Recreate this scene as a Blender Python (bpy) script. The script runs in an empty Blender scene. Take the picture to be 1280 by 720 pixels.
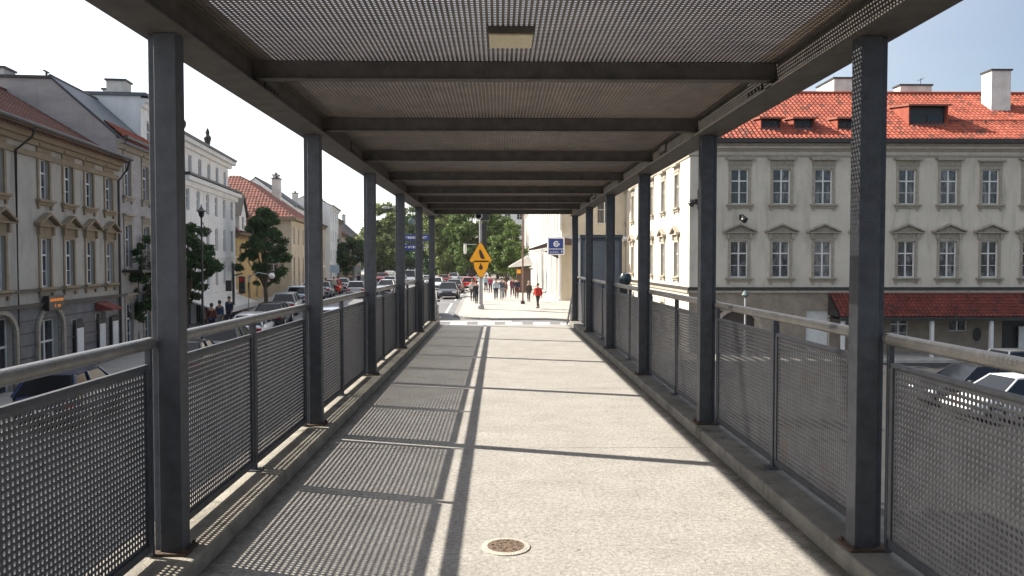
import bpy, bmesh, math, random
import numpy as np
from mathutils import Vector, Matrix, Euler, Quaternion
R = math.radians
PI = math.pi
rnd = random.Random(7)
S = bpy.context.scene
C = S.collection

# ------------------------------------------------------------------ camera, sky, sun, exposure
CAM_Z = 1.49
cam = bpy.data.cameras.new('camera')
cam.sensor_width = 36.0
cam.lens = 36.0 * 1000 / 1280
cam.clip_start = 0.05
cam.clip_end = 3000
camo = bpy.data.objects.new('camera', cam)
C.objects.link(camo)
camo.location = (0, 0, CAM_Z)
camo.rotation_euler = (R(90 - 1.89), 0, R(-0.917))
S.camera = camo

SUN = Vector((-1.27, 0.42, 1.0)).normalized()
sl = bpy.data.lights.new('sun', 'SUN')
sl.energy = 5.0
sl.angle = R(0.53)
sl.color = (1.0, 0.93, 0.82)
slo = bpy.data.objects.new('sun', sl)
slo.rotation_euler = SUN.to_track_quat('Z', 'Y').to_euler()
slo.location = (-30, 10, 40)
C.objects.link(slo)
W = bpy.data.worlds.new('World')
S.world = W
W.use_nodes = True
wn = W.node_tree
bg = wn.nodes['Background']
sky = wn.nodes.new('ShaderNodeTexSky')
sky.sky_type = 'NISHITA'
sky.sun_disc = False
sky.sun_elevation = math.asin(SUN.z)
sky.sun_rotation = math.atan2(SUN.x, SUN.y)
sky.dust_density = 1.6
sky.air_density = 1.0
sky.ozone_density = 1.0
sky.altitude = 200
# thin bright veil of high cloud round the sun, thinning away from it
tcw = wn.nodes.new('ShaderNodeTexCoord')
dt = wn.nodes.new('ShaderNodeVectorMath'); dt.operation = 'DOT_PRODUCT'
wn.links.new(tcw.outputs['Generated'], dt.inputs[0]); dt.inputs[1].default_value = tuple(SUN)
vr = wn.nodes.new('ShaderNodeMapRange'); vr.interpolation_type = 'SMOOTHSTEP'
vr.inputs[1].default_value = -0.32; vr.inputs[2].default_value = 0.5; vr.inputs[3].default_value = 0.0; vr.inputs[4].default_value = 6.3
wn.links.new(dt.outputs['Value'], vr.inputs[0])
cn = wn.nodes.new('ShaderNodeTexNoise'); cn.inputs['Scale'].default_value = 2.2; cn.inputs['Detail'].default_value = 6
mpw = wn.nodes.new('ShaderNodeMapping'); mpw.inputs['Scale'].default_value = (1, 1, 3)
wn.links.new(tcw.outputs['Generated'], mpw.inputs[0]); wn.links.new(mpw.outputs[0], cn.inputs['Vector'])
cm = wn.nodes.new('ShaderNodeMapRange'); cm.inputs[1].default_value = .3; cm.inputs[2].default_value = .7; cm.inputs[3].default_value = .85; cm.inputs[4].default_value = 1.15
wn.links.new(cn.outputs['Fac'], cm.inputs[0])
vm = wn.nodes.new('ShaderNodeMath'); vm.operation = 'MULTIPLY'
wn.links.new(vr.outputs[0], vm.inputs[0]); wn.links.new(cm.outputs[0], vm.inputs[1])
vc = wn.nodes.new('ShaderNodeVectorMath'); vc.operation = 'SCALE'; vc.inputs[0].default_value = (1.0, .97, .93)
wn.links.new(vm.outputs[0], vc.inputs['Scale'])
va = wn.nodes.new('ShaderNodeVectorMath'); va.operation = 'ADD'
wn.links.new(sky.outputs[0], va.inputs[0]); wn.links.new(vc.outputs[0], va.inputs[1])
wn.links.new(va.outputs[0], bg.inputs[0])
bg.inputs[1].default_value = 0.06
S.view_settings.view_transform = 'Standard'
S.view_settings.look = 'None'
S.view_settings.exposure = 1.12
S.view_settings.gamma = 1.0
S.render.engine = 'CYCLES'
S.cycles.max_bounces = 7
S.cycles.diffuse_bounces = 4

# ------------------------------------------------------------------ materials
MATS = {}
def mat(name, c1, c2=None, rough=0.8, scale=3.0, detail=6, bump=0.0, bscale=60.0, metal=0.0, spec=0.5,
        per_object=0.0, coat=0.0, contrast=(0.35, 0.65), c3=None, scale3=0.6, thr3=(0.55, 0.75), stretch=None):
    m = bpy.data.materials.new(name)
    m.use_nodes = True
    nt = m.node_tree
    N, L = nt.nodes, nt.links
    b = N['Principled BSDF']
    b.inputs['Roughness'].default_value = rough
    b.inputs['Metallic'].default_value = metal
    b.inputs['Specular IOR Level'].default_value = spec
    if coat:
        b.inputs['Coat Weight'].default_value = coat
        b.inputs['Coat Roughness'].default_value = 0.05
    geo = N.new('ShaderNodeNewGeometry')
    vec = geo.outputs['Position']
    if stretch:
        mp = N.new('ShaderNodeMapping')
        mp.inputs['Scale'].default_value = stretch
        L.new(vec, mp.inputs[0]); vec = mp.outputs[0]
    col = None
    c1 = tuple(c1) + (1,)
    if c2 is not None:
        n = N.new('ShaderNodeTexNoise')
        n.inputs['Scale'].default_value = scale
        n.inputs['Detail'].default_value = detail
        n.inputs['Roughness'].default_value = 0.65
        L.new(vec, n.inputs['Vector'])
        rmp = N.new('ShaderNodeMapRange')
        rmp.inputs[1].default_value, rmp.inputs[2].default_value = contrast
        L.new(n.outputs['Fac'], rmp.inputs[0])
        mx = N.new('ShaderNodeMix'); mx.data_type = 'RGBA'
        mx.inputs[6].default_value = c1
        mx.inputs[7].default_value = tuple(c2) + (1,)
        L.new(rmp.outputs[0], mx.inputs[0])
        col = mx.outputs[2]
        if c3 is not None:
            n3 = N.new('ShaderNodeTexNoise')
            n3.inputs['Scale'].default_value = scale3
            streak = 'plaster' in name or 'wall' in name
            m3p = N.new('ShaderNodeMapping'); m3p.inputs['Scale'].default_value = (2.2, 2.2, .35) if streak else (1, 1, 1)
            L.new(geo.outputs['Position'], m3p.inputs[0])
            n3.inputs['Detail'].default_value = 8
            n3.inputs['Roughness'].default_value = 0.7
            L.new(m3p.outputs[0], n3.inputs['Vector'])
            r3 = N.new('ShaderNodeMapRange')
            r3.inputs[1].default_value, r3.inputs[2].default_value = thr3
            L.new(n3.outputs['Fac'], r3.inputs[0])
            m3 = N.new('ShaderNodeMix'); m3.data_type = 'RGBA'
            L.new(r3.outputs[0], m3.inputs[0])
            L.new(col, m3.inputs[6])
            m3.inputs[7].default_value = tuple(c3) + (1,)
            col = m3.outputs[2]
    if per_object:
        oi = N.new('ShaderNodeObjectInfo')
        hs = N.new('ShaderNodeHueSaturation')
        mr = N.new('ShaderNodeMapRange')
        mr.inputs[3].default_value = 1 - per_object
        mr.inputs[4].default_value = 1 + per_object
        L.new(oi.outputs['Random'], mr.inputs[0])
        L.new(mr.outputs[0], hs.inputs['Value'])
        if col is not None:
            L.new(col, hs.inputs['Color'])
        else:
            hs.inputs['Color'].default_value = c1
        col = hs.outputs[0]
    if col is not None:
        L.new(col, b.inputs['Base Color'])
    else:
        b.inputs['Base Color'].default_value = c1
    if bump:
        nb = N.new('ShaderNodeTexNoise')
        nb.inputs['Scale'].default_value = bscale
        nb.inputs['Detail'].default_value = 5
        L.new(geo.outputs['Position'], nb.inputs['Vector'])
        bp = N.new('ShaderNodeBump')
        bp.inputs['Strength'].default_value = bump
        bp.inputs['Distance'].default_value = 0.02
        L.new(nb.outputs['Fac'], bp.inputs['Height'])
        L.new(bp.outputs[0], b.inputs['Normal'])
    MATS[name] = m
    return m

def concrete_deck():
    m = bpy.data.materials.new('deck_concrete')
    m.use_nodes = True
    nt = m.node_tree; N, L = nt.nodes, nt.links
    b = N['Principled BSDF']; b.inputs['Roughness'].default_value = 0.88
    b.inputs['Specular IOR Level'].default_value = 0.3
    geo = N.new('ShaderNodeNewGeometry')
    P = geo.outputs['Position']
    def noise(s, d=8, r=0.65):
        n = N.new('ShaderNodeTexNoise'); n.inputs['Scale'].default_value = s
        n.inputs['Detail'].default_value = d; n.inputs['Roughness'].default_value = r
        L.new(P, n.inputs['Vector']); return n.outputs['Fac']
    def ramp(f, a, c, lo=0.0, hi=1.0):
        r = N.new('ShaderNodeMapRange'); r.inputs[1].default_value = a; r.inputs[2].default_value = c
        r.inputs[3].default_value = lo; r.inputs[4].default_value = hi
        L.new(f, r.inputs[0]); return r.outputs[0]
    def mix(f, a, c, mode='MIX'):
        x = N.new('ShaderNodeMix'); x.data_type = 'RGBA'; x.blend_type = mode
        if isinstance(f, float): x.inputs[0].default_value = f
        else: L.new(f, x.inputs[0])
        for i, v in ((6, a), (7, c)):
            if isinstance(v, tuple): x.inputs[i].default_value = v + (1,)
            else: L.new(v, x.inputs[i])
        return x.outputs[2]
    c = mix(ramp(noise(2.3), .32, .68), (.37, .352, .322), (.47, .45, .415))
    c = mix(ramp(noise(38, 4), .36, .64), mix(0.55, c, (.15, .135, .115)), c)          # aggregate
    v = N.new('ShaderNodeTexVoronoi'); v.inputs['Scale'].default_value = 75
    L.new(P, v.inputs['Vector'])
    c = mix(ramp(v.outputs['Distance'], .12, .3), (.19, .17, .15), c)
    c = mix(ramp(noise(1.1, 10, .75), .52, .74, 0, .5), c, (.25, .232, .205))
    c = mix(ramp(noise(16, 4), .66, .7, 0, .6), c, (.13, .11, .09))        # stains
    c = mix(ramp(noise(5.5, 6), .6, .72, 0, .35), c, (.3, .26, .2))
    # hairline cracks
    v2 = N.new('ShaderNodeTexVoronoi'); v2.feature = 'DISTANCE_TO_EDGE'; v2.inputs['Scale'].default_value = 3.2
    nn = N.new('ShaderNodeTexNoise'); nn.inputs['Scale'].default_value = 4; L.new(P, nn.inputs['Vector'])
    ad = N.new('ShaderNodeVectorMath'); ad.operation = 'MULTIPLY_ADD'
    L.new(nn.outputs['Color'], ad.inputs[0]); ad.inputs[1].default_value = (.5, .5, .5); L.new(P, ad.inputs[2])
    L.new(ad.outputs[0], v2.inputs['Vector'])
    c = mix(ramp(v2.outputs['Distance'], 0.0, .011, .45, 0), c, (.1, .09, .08))
    # soil gathered along the kerbs
    sx = N.new('ShaderNodeSeparateXYZ'); L.new(P, sx.inputs[0])
    ab = N.new('ShaderNodeMath'); ab.operation = 'SUBTRACT'; L.new(sx.outputs[0], ab.inputs[0]); ab.inputs[1].default_value = .105
    a2 = N.new('ShaderNodeMath'); a2.operation = 'ABSOLUTE'; L.new(ab.outputs[0], a2.inputs[0])
    a3 = N.new('ShaderNodeMath'); a3.operation = 'MULTIPLY_ADD'; L.new(noise(7, 6), a3.inputs[0]); a3.inputs[1].default_value = .22; L.new(a2.outputs[0], a3.inputs[2])
    c = mix(ramp(a3.outputs[0], 1.56, 1.66, 0, .85), c, (.085, .075, .05))
    L.new(c, b.inputs['Base Color'])
    bp = N.new('ShaderNodeBump'); bp.inputs['Strength'].default_value = .6; bp.inputs['Distance'].default_value = .006
    L.new(noise(70, 5), bp.inputs['Height']); L.new(bp.outputs[0], b.inputs['Normal'])
    return m

def tile_mat(name, a, bcol, c3, tw, th):
    """clay tiles: every tile its own shade; object coordinates with u across, v up the slope"""
    m = bpy.data.materials.new(name); m.use_nodes = True
    nt = m.node_tree; N, L = nt.nodes, nt.links
    b = N['Principled BSDF']; b.inputs['Roughness'].default_value = .8
    at = N.new('ShaderNodeAttribute'); at.attribute_name = 'tile'
    wn_ = N.new('ShaderNodeTexWhiteNoise'); wn_.noise_dimensions = '3D'
    L.new(at.outputs['Vector'], wn_.inputs['Vector'])
    cr = N.new('ShaderNodeValToRGB')
    cr.color_ramp.elements[0].color = a + (1,); cr.color_ramp.elements[1].color = bcol + (1,)
    e = cr.color_ramp.elements.new(.06); e.color = c3 + (1,)
    e = cr.color_ramp.elements.new(.1); e.color = a + (1,)
    cr.color_ramp.elements[0].color = c3 + (1,)
    L.new(wn_.outputs['Value'], cr.inputs[0])
    geo = N.new('ShaderNodeNewGeometry')
    n = N.new('ShaderNodeTexNoise'); n.inputs['Scale'].default_value = 1.3; n.inputs['Detail'].default_value = 6
    L.new(geo.outputs['Position'], n.inputs['Vector'])
    mr = N.new('ShaderNodeMapRange'); mr.inputs[1].default_value = .3; mr.inputs[2].default_value = .7
    mr.inputs[3].default_value = .7; mr.inputs[4].default_value = 1.15
    L.new(n.outputs['Fac'], mr.inputs[0])
    hs = N.new('ShaderNodeHueSaturation'); L.new(cr.outputs[0], hs.inputs['Color']); L.new(mr.outputs[0], hs.inputs['Value'])
    L.new(hs.outputs[0], b.inputs['Base Color'])
    MATS[name] = m
    return m

deckM = concrete_deck()
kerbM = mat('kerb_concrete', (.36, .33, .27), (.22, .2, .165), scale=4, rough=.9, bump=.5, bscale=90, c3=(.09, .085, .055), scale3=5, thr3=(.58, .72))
kerbR = mat('shaded_kerb_concrete', (.24, .225, .2), (.14, .135, .12), scale=4, rough=.9, bump=.5, bscale=90, c3=(.05, .05, .03), scale3=5, thr3=(.55, .7))  # right kerb: darker copy of the kerb concrete, shade under the roof put into its colour
steelM = mat('painted_steel', (.08, .086, .10), (.054, .057, .066), scale=14, rough=.55, bump=.35, bscale=240, spec=.4, c3=(.10, .075, .06), scale3=11, thr3=(.62, .74))
steelB = mat('beam_steel', (.105, .092, .078), (.062, .055, .047), scale=8, rough=.6, bump=.4, bscale=200, spec=.4, c3=(.12, .105, .09), scale3=5, thr3=(.56, .72))
meshM = mat('perforated_sheet', (.092, .094, .102), (.062, .063, .07), scale=6, rough=.5, spec=.45, c3=(.085, .06, .045), scale3=3, thr3=(.6, .75))
roofmeshM = mat('roof_sheet', (.165, .13, .108), (.105, .082, .068), scale=5, rough=.6, c3=(.08, .06, .05), scale3=1.6, thr3=(.55, .7))
railM = mat('handrail_steel', (.25, .24, .225), (.17, .16, .15), scale=11, rough=.36, spec=.6, metal=.35, bump=.2, bscale=120, c3=(.13, .085, .05), scale3=12, thr3=(.62, .72))
rustM = mat('rusty_plate', (.11, .065, .04), (.06, .045, .035), scale=20, rough=.9, bump=.6)
asphaltM = mat('asphalt', (.15, .15, .155), (.19, .19, .195), scale=1.2, rough=.85, bump=.5, bscale=50, c3=(.11, .11, .115), scale3=.25, thr3=(.5, .7))
paveM = mat('paving', (.44, .415, .375), (.33, .31, .28), scale=2.0, rough=.85, bump=.3, c3=(.2, .19, .17), scale3=.4, thr3=(.55, .8))
stoneKerbM = mat('granite_kerb', (.3, .29, .27), (.2, .195, .185), scale=9, rough=.8)
paintM = mat('road_paint', (.78, .78, .74), (.5, .5, .48), scale=6, rough=.7, contrast=(.5, .75))
plasterW = mat('white_plaster', (.60, .545, .455), (.53, .48, .40), scale=.9, rough=.9, bump=.4, bscale=12, c3=(.36, .325, .27), scale3=.9, thr3=(.5, .75))
stoneTrim = mat('sandstone_trim', (.38, .335, .27), (.28, .245, .195), scale=5, rough=.9, bump=.3, c3=(.17, .15, .12), scale3=2.5, thr3=(.58, .76))
baseStucco = mat('ground_floor_stucco', (.30, .25, .195), (.21, .175, .14), scale=2.2, rough=.9, bump=.4, bscale=14)
paleStucco = mat('pale_stucco', (.48, .45, .40), (.4, .375, .335), scale=1.8, rough=.9)
plasterL = mat('beige_plaster', (.46, .425, .375), (.38, .35, .31), scale=1.2, rough=.9, bump=.4, bscale=12, c3=(.25, .22, .185), scale3=.9, thr3=(.5, .75))
trimL = mat('ochre_trim', (.31, .235, .15), (.235, .18, .115), scale=3, rough=.9)
baseL = mat('grey_stone_base', (.20, .19, .19), (.14, .135, .135), scale=2, rough=.9, bump=.4)
gableM = mat('grey_party_wall', (.42, .39, .38), (.33, .31, .30), scale=.8, rough=.95, c3=(.25, .23, .22), scale3=1.1, thr3=(.55, .8), stretch=(1, 1, 3))
whiteM = mat('clean_white_plaster', (.82, .82, .81), (.74, .74, .73), scale=.7, rough=.9, c3=(.58, .58, .57), scale3=.9, thr3=(.5, .8))
yellowM = mat('yellow_plaster', (.55, .38, .16), (.46, .33, .15), scale=.8, rough=.9, c3=(.36, .25, .12), scale3=.9, thr3=(.5, .8))
creamM = mat('cream_plaster', (.60, .52, .39), (.52, .45, .345), scale=.8, rough=.9, c3=(.36, .29, .2), scale3=.9, thr3=(.5, .8))
pinkM = mat('brown_plaster', (.40, .30, .24), (.32, .25, .21), scale=.8, rough=.9)
frameM = mat('white_window_paint', (.72, .72, .71), (.6, .6, .58), scale=6, rough=.5)
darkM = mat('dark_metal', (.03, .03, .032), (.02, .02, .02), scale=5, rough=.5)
blackM = mat('black_paint', (.015, .015, .016), rough=.35)
gutterM = mat('gutter_metal', (.035, .033, .032), (.055, .05, .045), scale=4, rough=.5, metal=.3)
slateM = mat('slate_roof', (.07, .085, .1), (.11, .125, .14), scale=5, rough=.6)
redroofM = tile_mat('red_clay_tiles', (.235, .045, .022), (.32, .078, .042), (.12, .035, .022), .2, .3)
dullredM = tile_mat('dull_red_tiles', (.16, .05, .035), (.23, .08, .052), (.1, .035, .026), .2, .3)
brownroofM = tile_mat('brown_clay_tiles', (.085, .028, .02), (.13, .042, .028), (.05, .022, .018), .2, .3)
darkredM = tile_mat('dark_red_tiles', (.12, .022, .016), (.17, .034, .022), (.07, .018, .013), .2, .3)
chimM = mat('chimney_plaster', (.72, .69, .64), (.55, .52, .47), scale=1.6, rough=.9, c3=(.3, .28, .25), scale3=2.5, thr3=(.6, .8))
signY = mat('sign_yellow', (.95, .42, .008), (.85, .37, .008), scale=3, rough=.45)
signB = mat('sign_blue', (.02, .045, .22), (.02, .04, .18), scale=3, rough=.4)
signW = mat('sign_white', (.75, .75, .75), (.65, .65, .65), scale=3, rough=.45)
signO = mat('sign_orange', (.85, .35, .02), rough=.5)
poleG = mat('pole_grey', (.42, .42, .42), (.33, .33, .33), scale=4, rough=.5, metal=.2)
tyreM = mat('tyre_rubber', (.02, .02, .02), rough=.85)
rimM = mat('wheel_alloy', (.4, .4, .42), rough=.35, metal=.7)
redLamp = mat('red_lamp', (.4, .01, .01), rough=.25)
headLamp = mat('headlamp_glass', (.6, .62, .65), rough=.15)
plasticM = mat('black_plastic', (.025, .025, .027), rough=.6)
barkM = mat('bark', (.12, .09, .065), (.07, .055, .04), scale=8, rough=.95, bump=.5, bscale=30)
awnW = mat('white_canvas', (.74, .72, .68), (.62, .6, .57), scale=2, rough=.9)
awnR = mat('dark_red_canvas', (.22, .05, .04), (.16, .04, .03), scale=3, rough=.9)
lampCream = mat('cream_diffuser', (.72, .62, .42), (.62, .53, .36), scale=20, rough=.5)
ironM = mat('cast_iron', (.26, .18, .12), (.10, .07, .05), scale=60, rough=.8, bump=.8, bscale=150)
ringM = mat('cement_ring', (.52, .49, .42), (.42, .39, .33), scale=30, rough=.9, bump=.5, bscale=150)
globeM = mat('opal_globe', (.85, .83, .78), rough=.3)
copperM = mat('copper_green', (.12, .18, .17), (.08, .11, .11), scale=3, rough=.6)

def glass_mat():
    m = bpy.data.materials.new('window_glass'); m.use_nodes = True
    nt = m.node_tree; N, L = nt.nodes, nt.links
    b = N['Principled BSDF']; b.inputs['Roughness'].default_value = .06
    b.inputs['Specular IOR Level'].default_value = .8
    oi = N.new('ShaderNodeObjectInfo')
    tc = N.new('ShaderNodeTexCoord')
    mp = N.new('ShaderNodeMapping'); mp.inputs['Scale'].default_value = (3.2, 3.2, 1.3)
    L.new(tc.outputs['Object'], mp.inputs[0])
    ad = N.new('ShaderNodeVectorMath'); ad.operation = 'ADD'
    L.new(mp.outputs[0], ad.inputs[0]); L.new(oi.outputs['Location'], ad.inputs[1])
    n = N.new('ShaderNodeTexNoise'); n.inputs['Scale'].default_value = 1.4; n.inputs['Detail'].default_value = 5
    L.new(ad.outputs[0], n.inputs['Vector'])
    cr = N.new('ShaderNodeValToRGB')
    cr.color_ramp.elements[0].position = .42; cr.color_ramp.elements[0].color = (.012, .014, .02, 1)
    cr.color_ramp.elements[1].position = .72; cr.color_ramp.elements[1].color = (.20, .19, .19, 1)
    e = cr.color_ramp.elements.new(.55); e.color = (.05, .05, .07, 1)
    a2 = N.new('ShaderNodeMath'); a2.operation = 'MULTIPLY_ADD'
    L.new(oi.outputs['Random'], a2.inputs[0]); a2.inputs[1].default_value = .28
    s2 = N.new('ShaderNodeMath'); s2.operation = 'ADD'; s2.inputs[1].default_value = -.13
    L.new(n.outputs['Fac'], a2.inputs[2]); L.new(a2.outputs[0], s2.inputs[0])
    L.new(s2.outputs[0], cr.inputs[0])
    L.new(cr.outputs[0], b.inputs['Base Color'])
    return m
glassM = glass_mat()
carglassM = mat('car_glass', (.012, .014, .018), rough=.08, spec=.4)

def leaf_mat(name, a, bcol):
    m = bpy.data.materials.new(name); m.use_nodes = True
    nt = m.node_tree; N, L = nt.nodes, nt.links
    b = N['Principled BSDF']; b.inputs['Roughness'].default_value = .55
    b.inputs['Specular IOR Level'].default_value = .25
    geo = N.new('ShaderNodeNewGeometry')
    n = N.new('ShaderNodeTexNoise'); n.inputs['Scale'].default_value = 1.1; n.inputs['Detail'].default_value = 3
    L.new(geo.outputs['Position'], n.inputs['Vector'])
    rr = N.new('ShaderNodeMath'); rr.operation = 'MULTIPLY_ADD'
    L.new(geo.outputs['Random Per Island'], rr.inputs[0]); rr.inputs[1].default_value = .5
    L.new(n.outputs['Fac'], rr.inputs[2])
    mr = N.new('ShaderNodeMapRange'); mr.inputs[1].default_value = .45; mr.inputs[2].default_value = 1.05
    L.new(rr.outputs[0], mr.inputs[0])
    mx = N.new('ShaderNodeMix'); mx.data_type = 'RGBA'
    mx.inputs[6].default_value = a + (1,); mx.inputs[7].default_value = bcol + (1,)
    L.new(mr.outputs[0], mx.inputs[0]); L.new(mx.outputs[2], b.inputs['Base Color'])
    tr = N.new('ShaderNodeBsdfTranslucent'); L.new(mx.outputs[2], tr.inputs[0])
    ms = N.new('ShaderNodeMixShader'); ms.inputs[0].default_value = .3
    L.new(b.outputs[0], ms.inputs[1]); L.new(tr.outputs[0], ms.inputs[2])
    L.new(ms.outputs[0], N['Material Output'].inputs[0])
    return m
leafDark = leaf_mat('dark_leaves', (.028, .055, .025), (.085, .15, .05))
leafMid = leaf_mat('green_leaves', (.05, .09, .03), (.19, .26, .08))
leafPale = leaf_mat('pale_leaves', (.09, .13, .05), (.30, .34, .12))

# ------------------------------------------------------------------ mesh helpers
class MB:
    def __init__(self):
        self.v = []; self.f = []; self.sm = []
    def add(self, vs, fs, M=None, smooth=False):
        o = len(self.v)
        for p in vs:
            p = Vector(p)
            self.v.append(tuple(M @ p) if M is not None else tuple(p))
        for f in fs:
            self.f.append(tuple(i + o for i in f)); self.sm.append(smooth)
        return self
    def box(self, x0, x1, y0, y1, z0, z1, M=None):
        vs = [(x0, y0, z0), (x1, y0, z0), (x1, y1, z0), (x0, y1, z0), (x0, y0, z1), (x1, y0, z1), (x1, y1, z1), (x0, y1, z1)]
        fs = [(0, 3, 2, 1), (4, 5, 6, 7), (0, 1, 5, 4), (1, 2, 6, 5), (2, 3, 7, 6), (3, 0, 4, 7)]
        return self.add(vs, fs, M)
    def tube(self, pts, rad, n=10, M=None, caps=True):
        pts = [Vector(p) for p in pts]
        if not hasattr(rad, '__len__'): rad = [rad] * len(pts)
        vs = []; fs = []
        up = Vector((0, 0, 1))
        for i, p in enumerate(pts):
            d = (pts[min(i + 1, len(pts) - 1)] - pts[max(i - 1, 0)]).normalized()
            a = d.cross(up)
            if a.length < .05: a = d.cross(Vector((1, 0, 0)))
            a.normalize(); b = a.cross(d).normalized()
            for k in range(n):
                t = 2 * PI * k / n
                vs.append(p + (a * math.cos(t) + b * math.sin(t)) * rad[i])
        for i in range(len(pts) - 1):
            for k in range(n):
                k2 = (k + 1) % n
                fs.append((i * n + k, i * n + k2, (i + 1) * n + k2, (i + 1) * n + k))
        if caps:
            fs.append(tuple(range(n - 1, -1, -1))); o = (len(pts) - 1) * n
            fs.append(tuple(range(o, o + n)))
        return self.add(vs, fs, M, True)
    def lathe(self, prof, c=(0, 0, 0), n=20, M=None):
        vs = []; fs = []
        for r, z in prof:
            for k in range(n):
                t = 2 * PI * k / n
                vs.append((c[0] + r * math.cos(t), c[1] + r * math.sin(t), c[2] + z))
        for i in range(len(prof) - 1):
            for k in range(n):
                k2 = (k + 1) % n
                fs.append((i * n + k, i * n + k2, (i + 1) * n + k2, (i + 1) * n + k))
        fs.append(tuple(range(n - 1, -1, -1))); o = (len(prof) - 1) * n
        fs.append(tuple(range(o, o + n)))
        return self.add(vs, fs, M, True)
    def prism(self, poly, a, b, axis='y', M=None):
        """poly in (u, w), extruded along axis from a to b; axis y: u=x w=z; axis x: u=y w=z; axis z: u=x w=y"""
        n = len(poly)
        def P(u, w, t):
            return (u, t, w) if axis == 'y' else ((t, u, w) if axis == 'x' else (u, w, t))
        vs = [P(u, w, a) for u, w in poly] + [P(u, w, b) for u, w in poly]
        fs = [tuple(range(n)), tuple(range(2 * n - 1, n - 1, -1))]
        for i in range(n):
            j = (i + 1) % n
            fs.append((i, i + n, j + n, j))
        return self.add(vs, fs, M)
    def mesh(self, name):
        me = bpy.data.meshes.new(name)
        me.from_pydata(self.v, [], self.f)
        me.polygons.foreach_set('use_smooth', self.sm)
        bm = bmesh.new(); bm.from_mesh(me)
        bmesh.ops.recalc_face_normals(bm, faces=bm.faces)
        bm.to_mesh(me); bm.free()
        me.update()
        return me
    def build(self, name, m, parent=None, loc=None, bevel=0.0, split=True):
        me = self.mesh(name)
        if m is not None: me.materials.append(m)
        return link(name, me, parent, loc, bevel, split and any(self.sm))

def link(name, me, parent=None, loc=None, bevel=0.0, split=False):
    o = bpy.data.objects.new(name, me); C.objects.link(o)
    if parent is not None: o.parent = parent
    if loc is not None: o.location = loc
    if bevel:
        b = o.modifiers.new('bevel', 'BEVEL'); b.width = bevel; b.segments = 2; b.limit_method = 'ANGLE'; b.angle_limit = R(40)
    if split:
        e = o.modifiers.new('split', 'EDGE_SPLIT'); e.split_angle = R(40)
    return o

def tag(o, label=None, cat=None, group=None, kind=None):
    if label: o['label'] = label
    if cat: o['category'] = cat
    if group: o['group'] = group
    if kind: o['kind'] = kind
    return o
def empty(name, loc=(0, 0, 0), rz=0.0, label=None, cat=None, group=None):
    o = bpy.data.objects.new(name, None); C.objects.link(o)
    o.empty_display_size = .3
    o.location = loc; o.rotation_euler = (0, 0, rz)
    return tag(o, label, cat, group)
def copy_tree(o, parent=None):
    c = o.copy(); C.objects.link(c); c.parent = parent
    for ch in list(o.children): copy_tree(ch, c)
    return c

# ------------------------------------------------------------------ terrain
def ss(t):
    t = max(0.0, min(1.0, t)); return t * t * (3 - 2 * t)
def g(x, y):
    t = max(0.0, min(1.0, (y - 36) / 26.0))
    b = -2.91 + 1.2 * t
    return b - .83 * ss((x - 3) / 6) * (1 - ss((y - 46) / 14))
def X(px, y): return (px - 624) / 1000.0 * y
def Z(py, y): return CAM_Z - (py - 327) / 1000.0 * y
def FX(y): return -15.9 - .105 * (y - 25.5)      # street front on the left

xs = [-700, -300, -120, -60, -40, -30, -24, -20, -16, -12, -8, -5, -3] + [-2 + .75 * i for i in range(18)] + [13, 16, 20, 26, 34, 50, 90, 200, 700]
ys = [-300, -100, -40, -15, 0, 10, 18, 24, 30, 34] + [36 + i for i in range(28)] + [66, 72, 80, 95, 120, 160, 220, 320, 500, 900, 1600]
mb = MB()
nx = len(xs)
mb.add([(x, y, g(x, y)) for y in ys for x in xs], [(j * nx + i, j * nx + i + 1, (j + 1) * nx + i + 1, (j + 1) * nx + i) for j in range(len(ys) - 1) for i in range(nx - 1)])
tag(mb.build('ground', asphaltM), kind='structure')

def sheet(name, m, yl, x0f, x1f, h, nxs=6, skirt=True, kind='structure', thick=.4):
    """a slab that follows the ground, its top h above it"""
    mb = MB(); vs = []; n = nxs + 1
    for y in yl:
        a, b = x0f(y), x1f(y)
        for i in range(n):
            x = a + (b - a) * i / nxs
            vs.append((x, y, g(x, y) + h))
    fs = [(j * n + i, j * n + i + 1, (j + 1) * n + i + 1, (j + 1) * n + i) for j in range(len(yl) - 1) for i in range(nxs)]
    mb.add(vs, fs)
    if skirt:
        edge = [j * n for j in range(len(yl))], [j * n + nxs for j in range(len(yl))], list(range(n)), [(len(yl) - 1) * n + i for i in range(n)]
        for e in edge:
            a = [vs[k] for k in e]; o = len(a)
            mb.add(a + [(p[0], p[1], p[2] - thick) for p in a], [(k, k + 1, k + 1 + o, k + o) for k in range(o - 1)])
    o = mb.build(name, m)
    return tag(o, kind=kind)

def fr(a, b, s):
    n = max(1, int(round((b - a) / s))); return [a + (b - a) * i / n for i in range(n + 1)]
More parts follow.
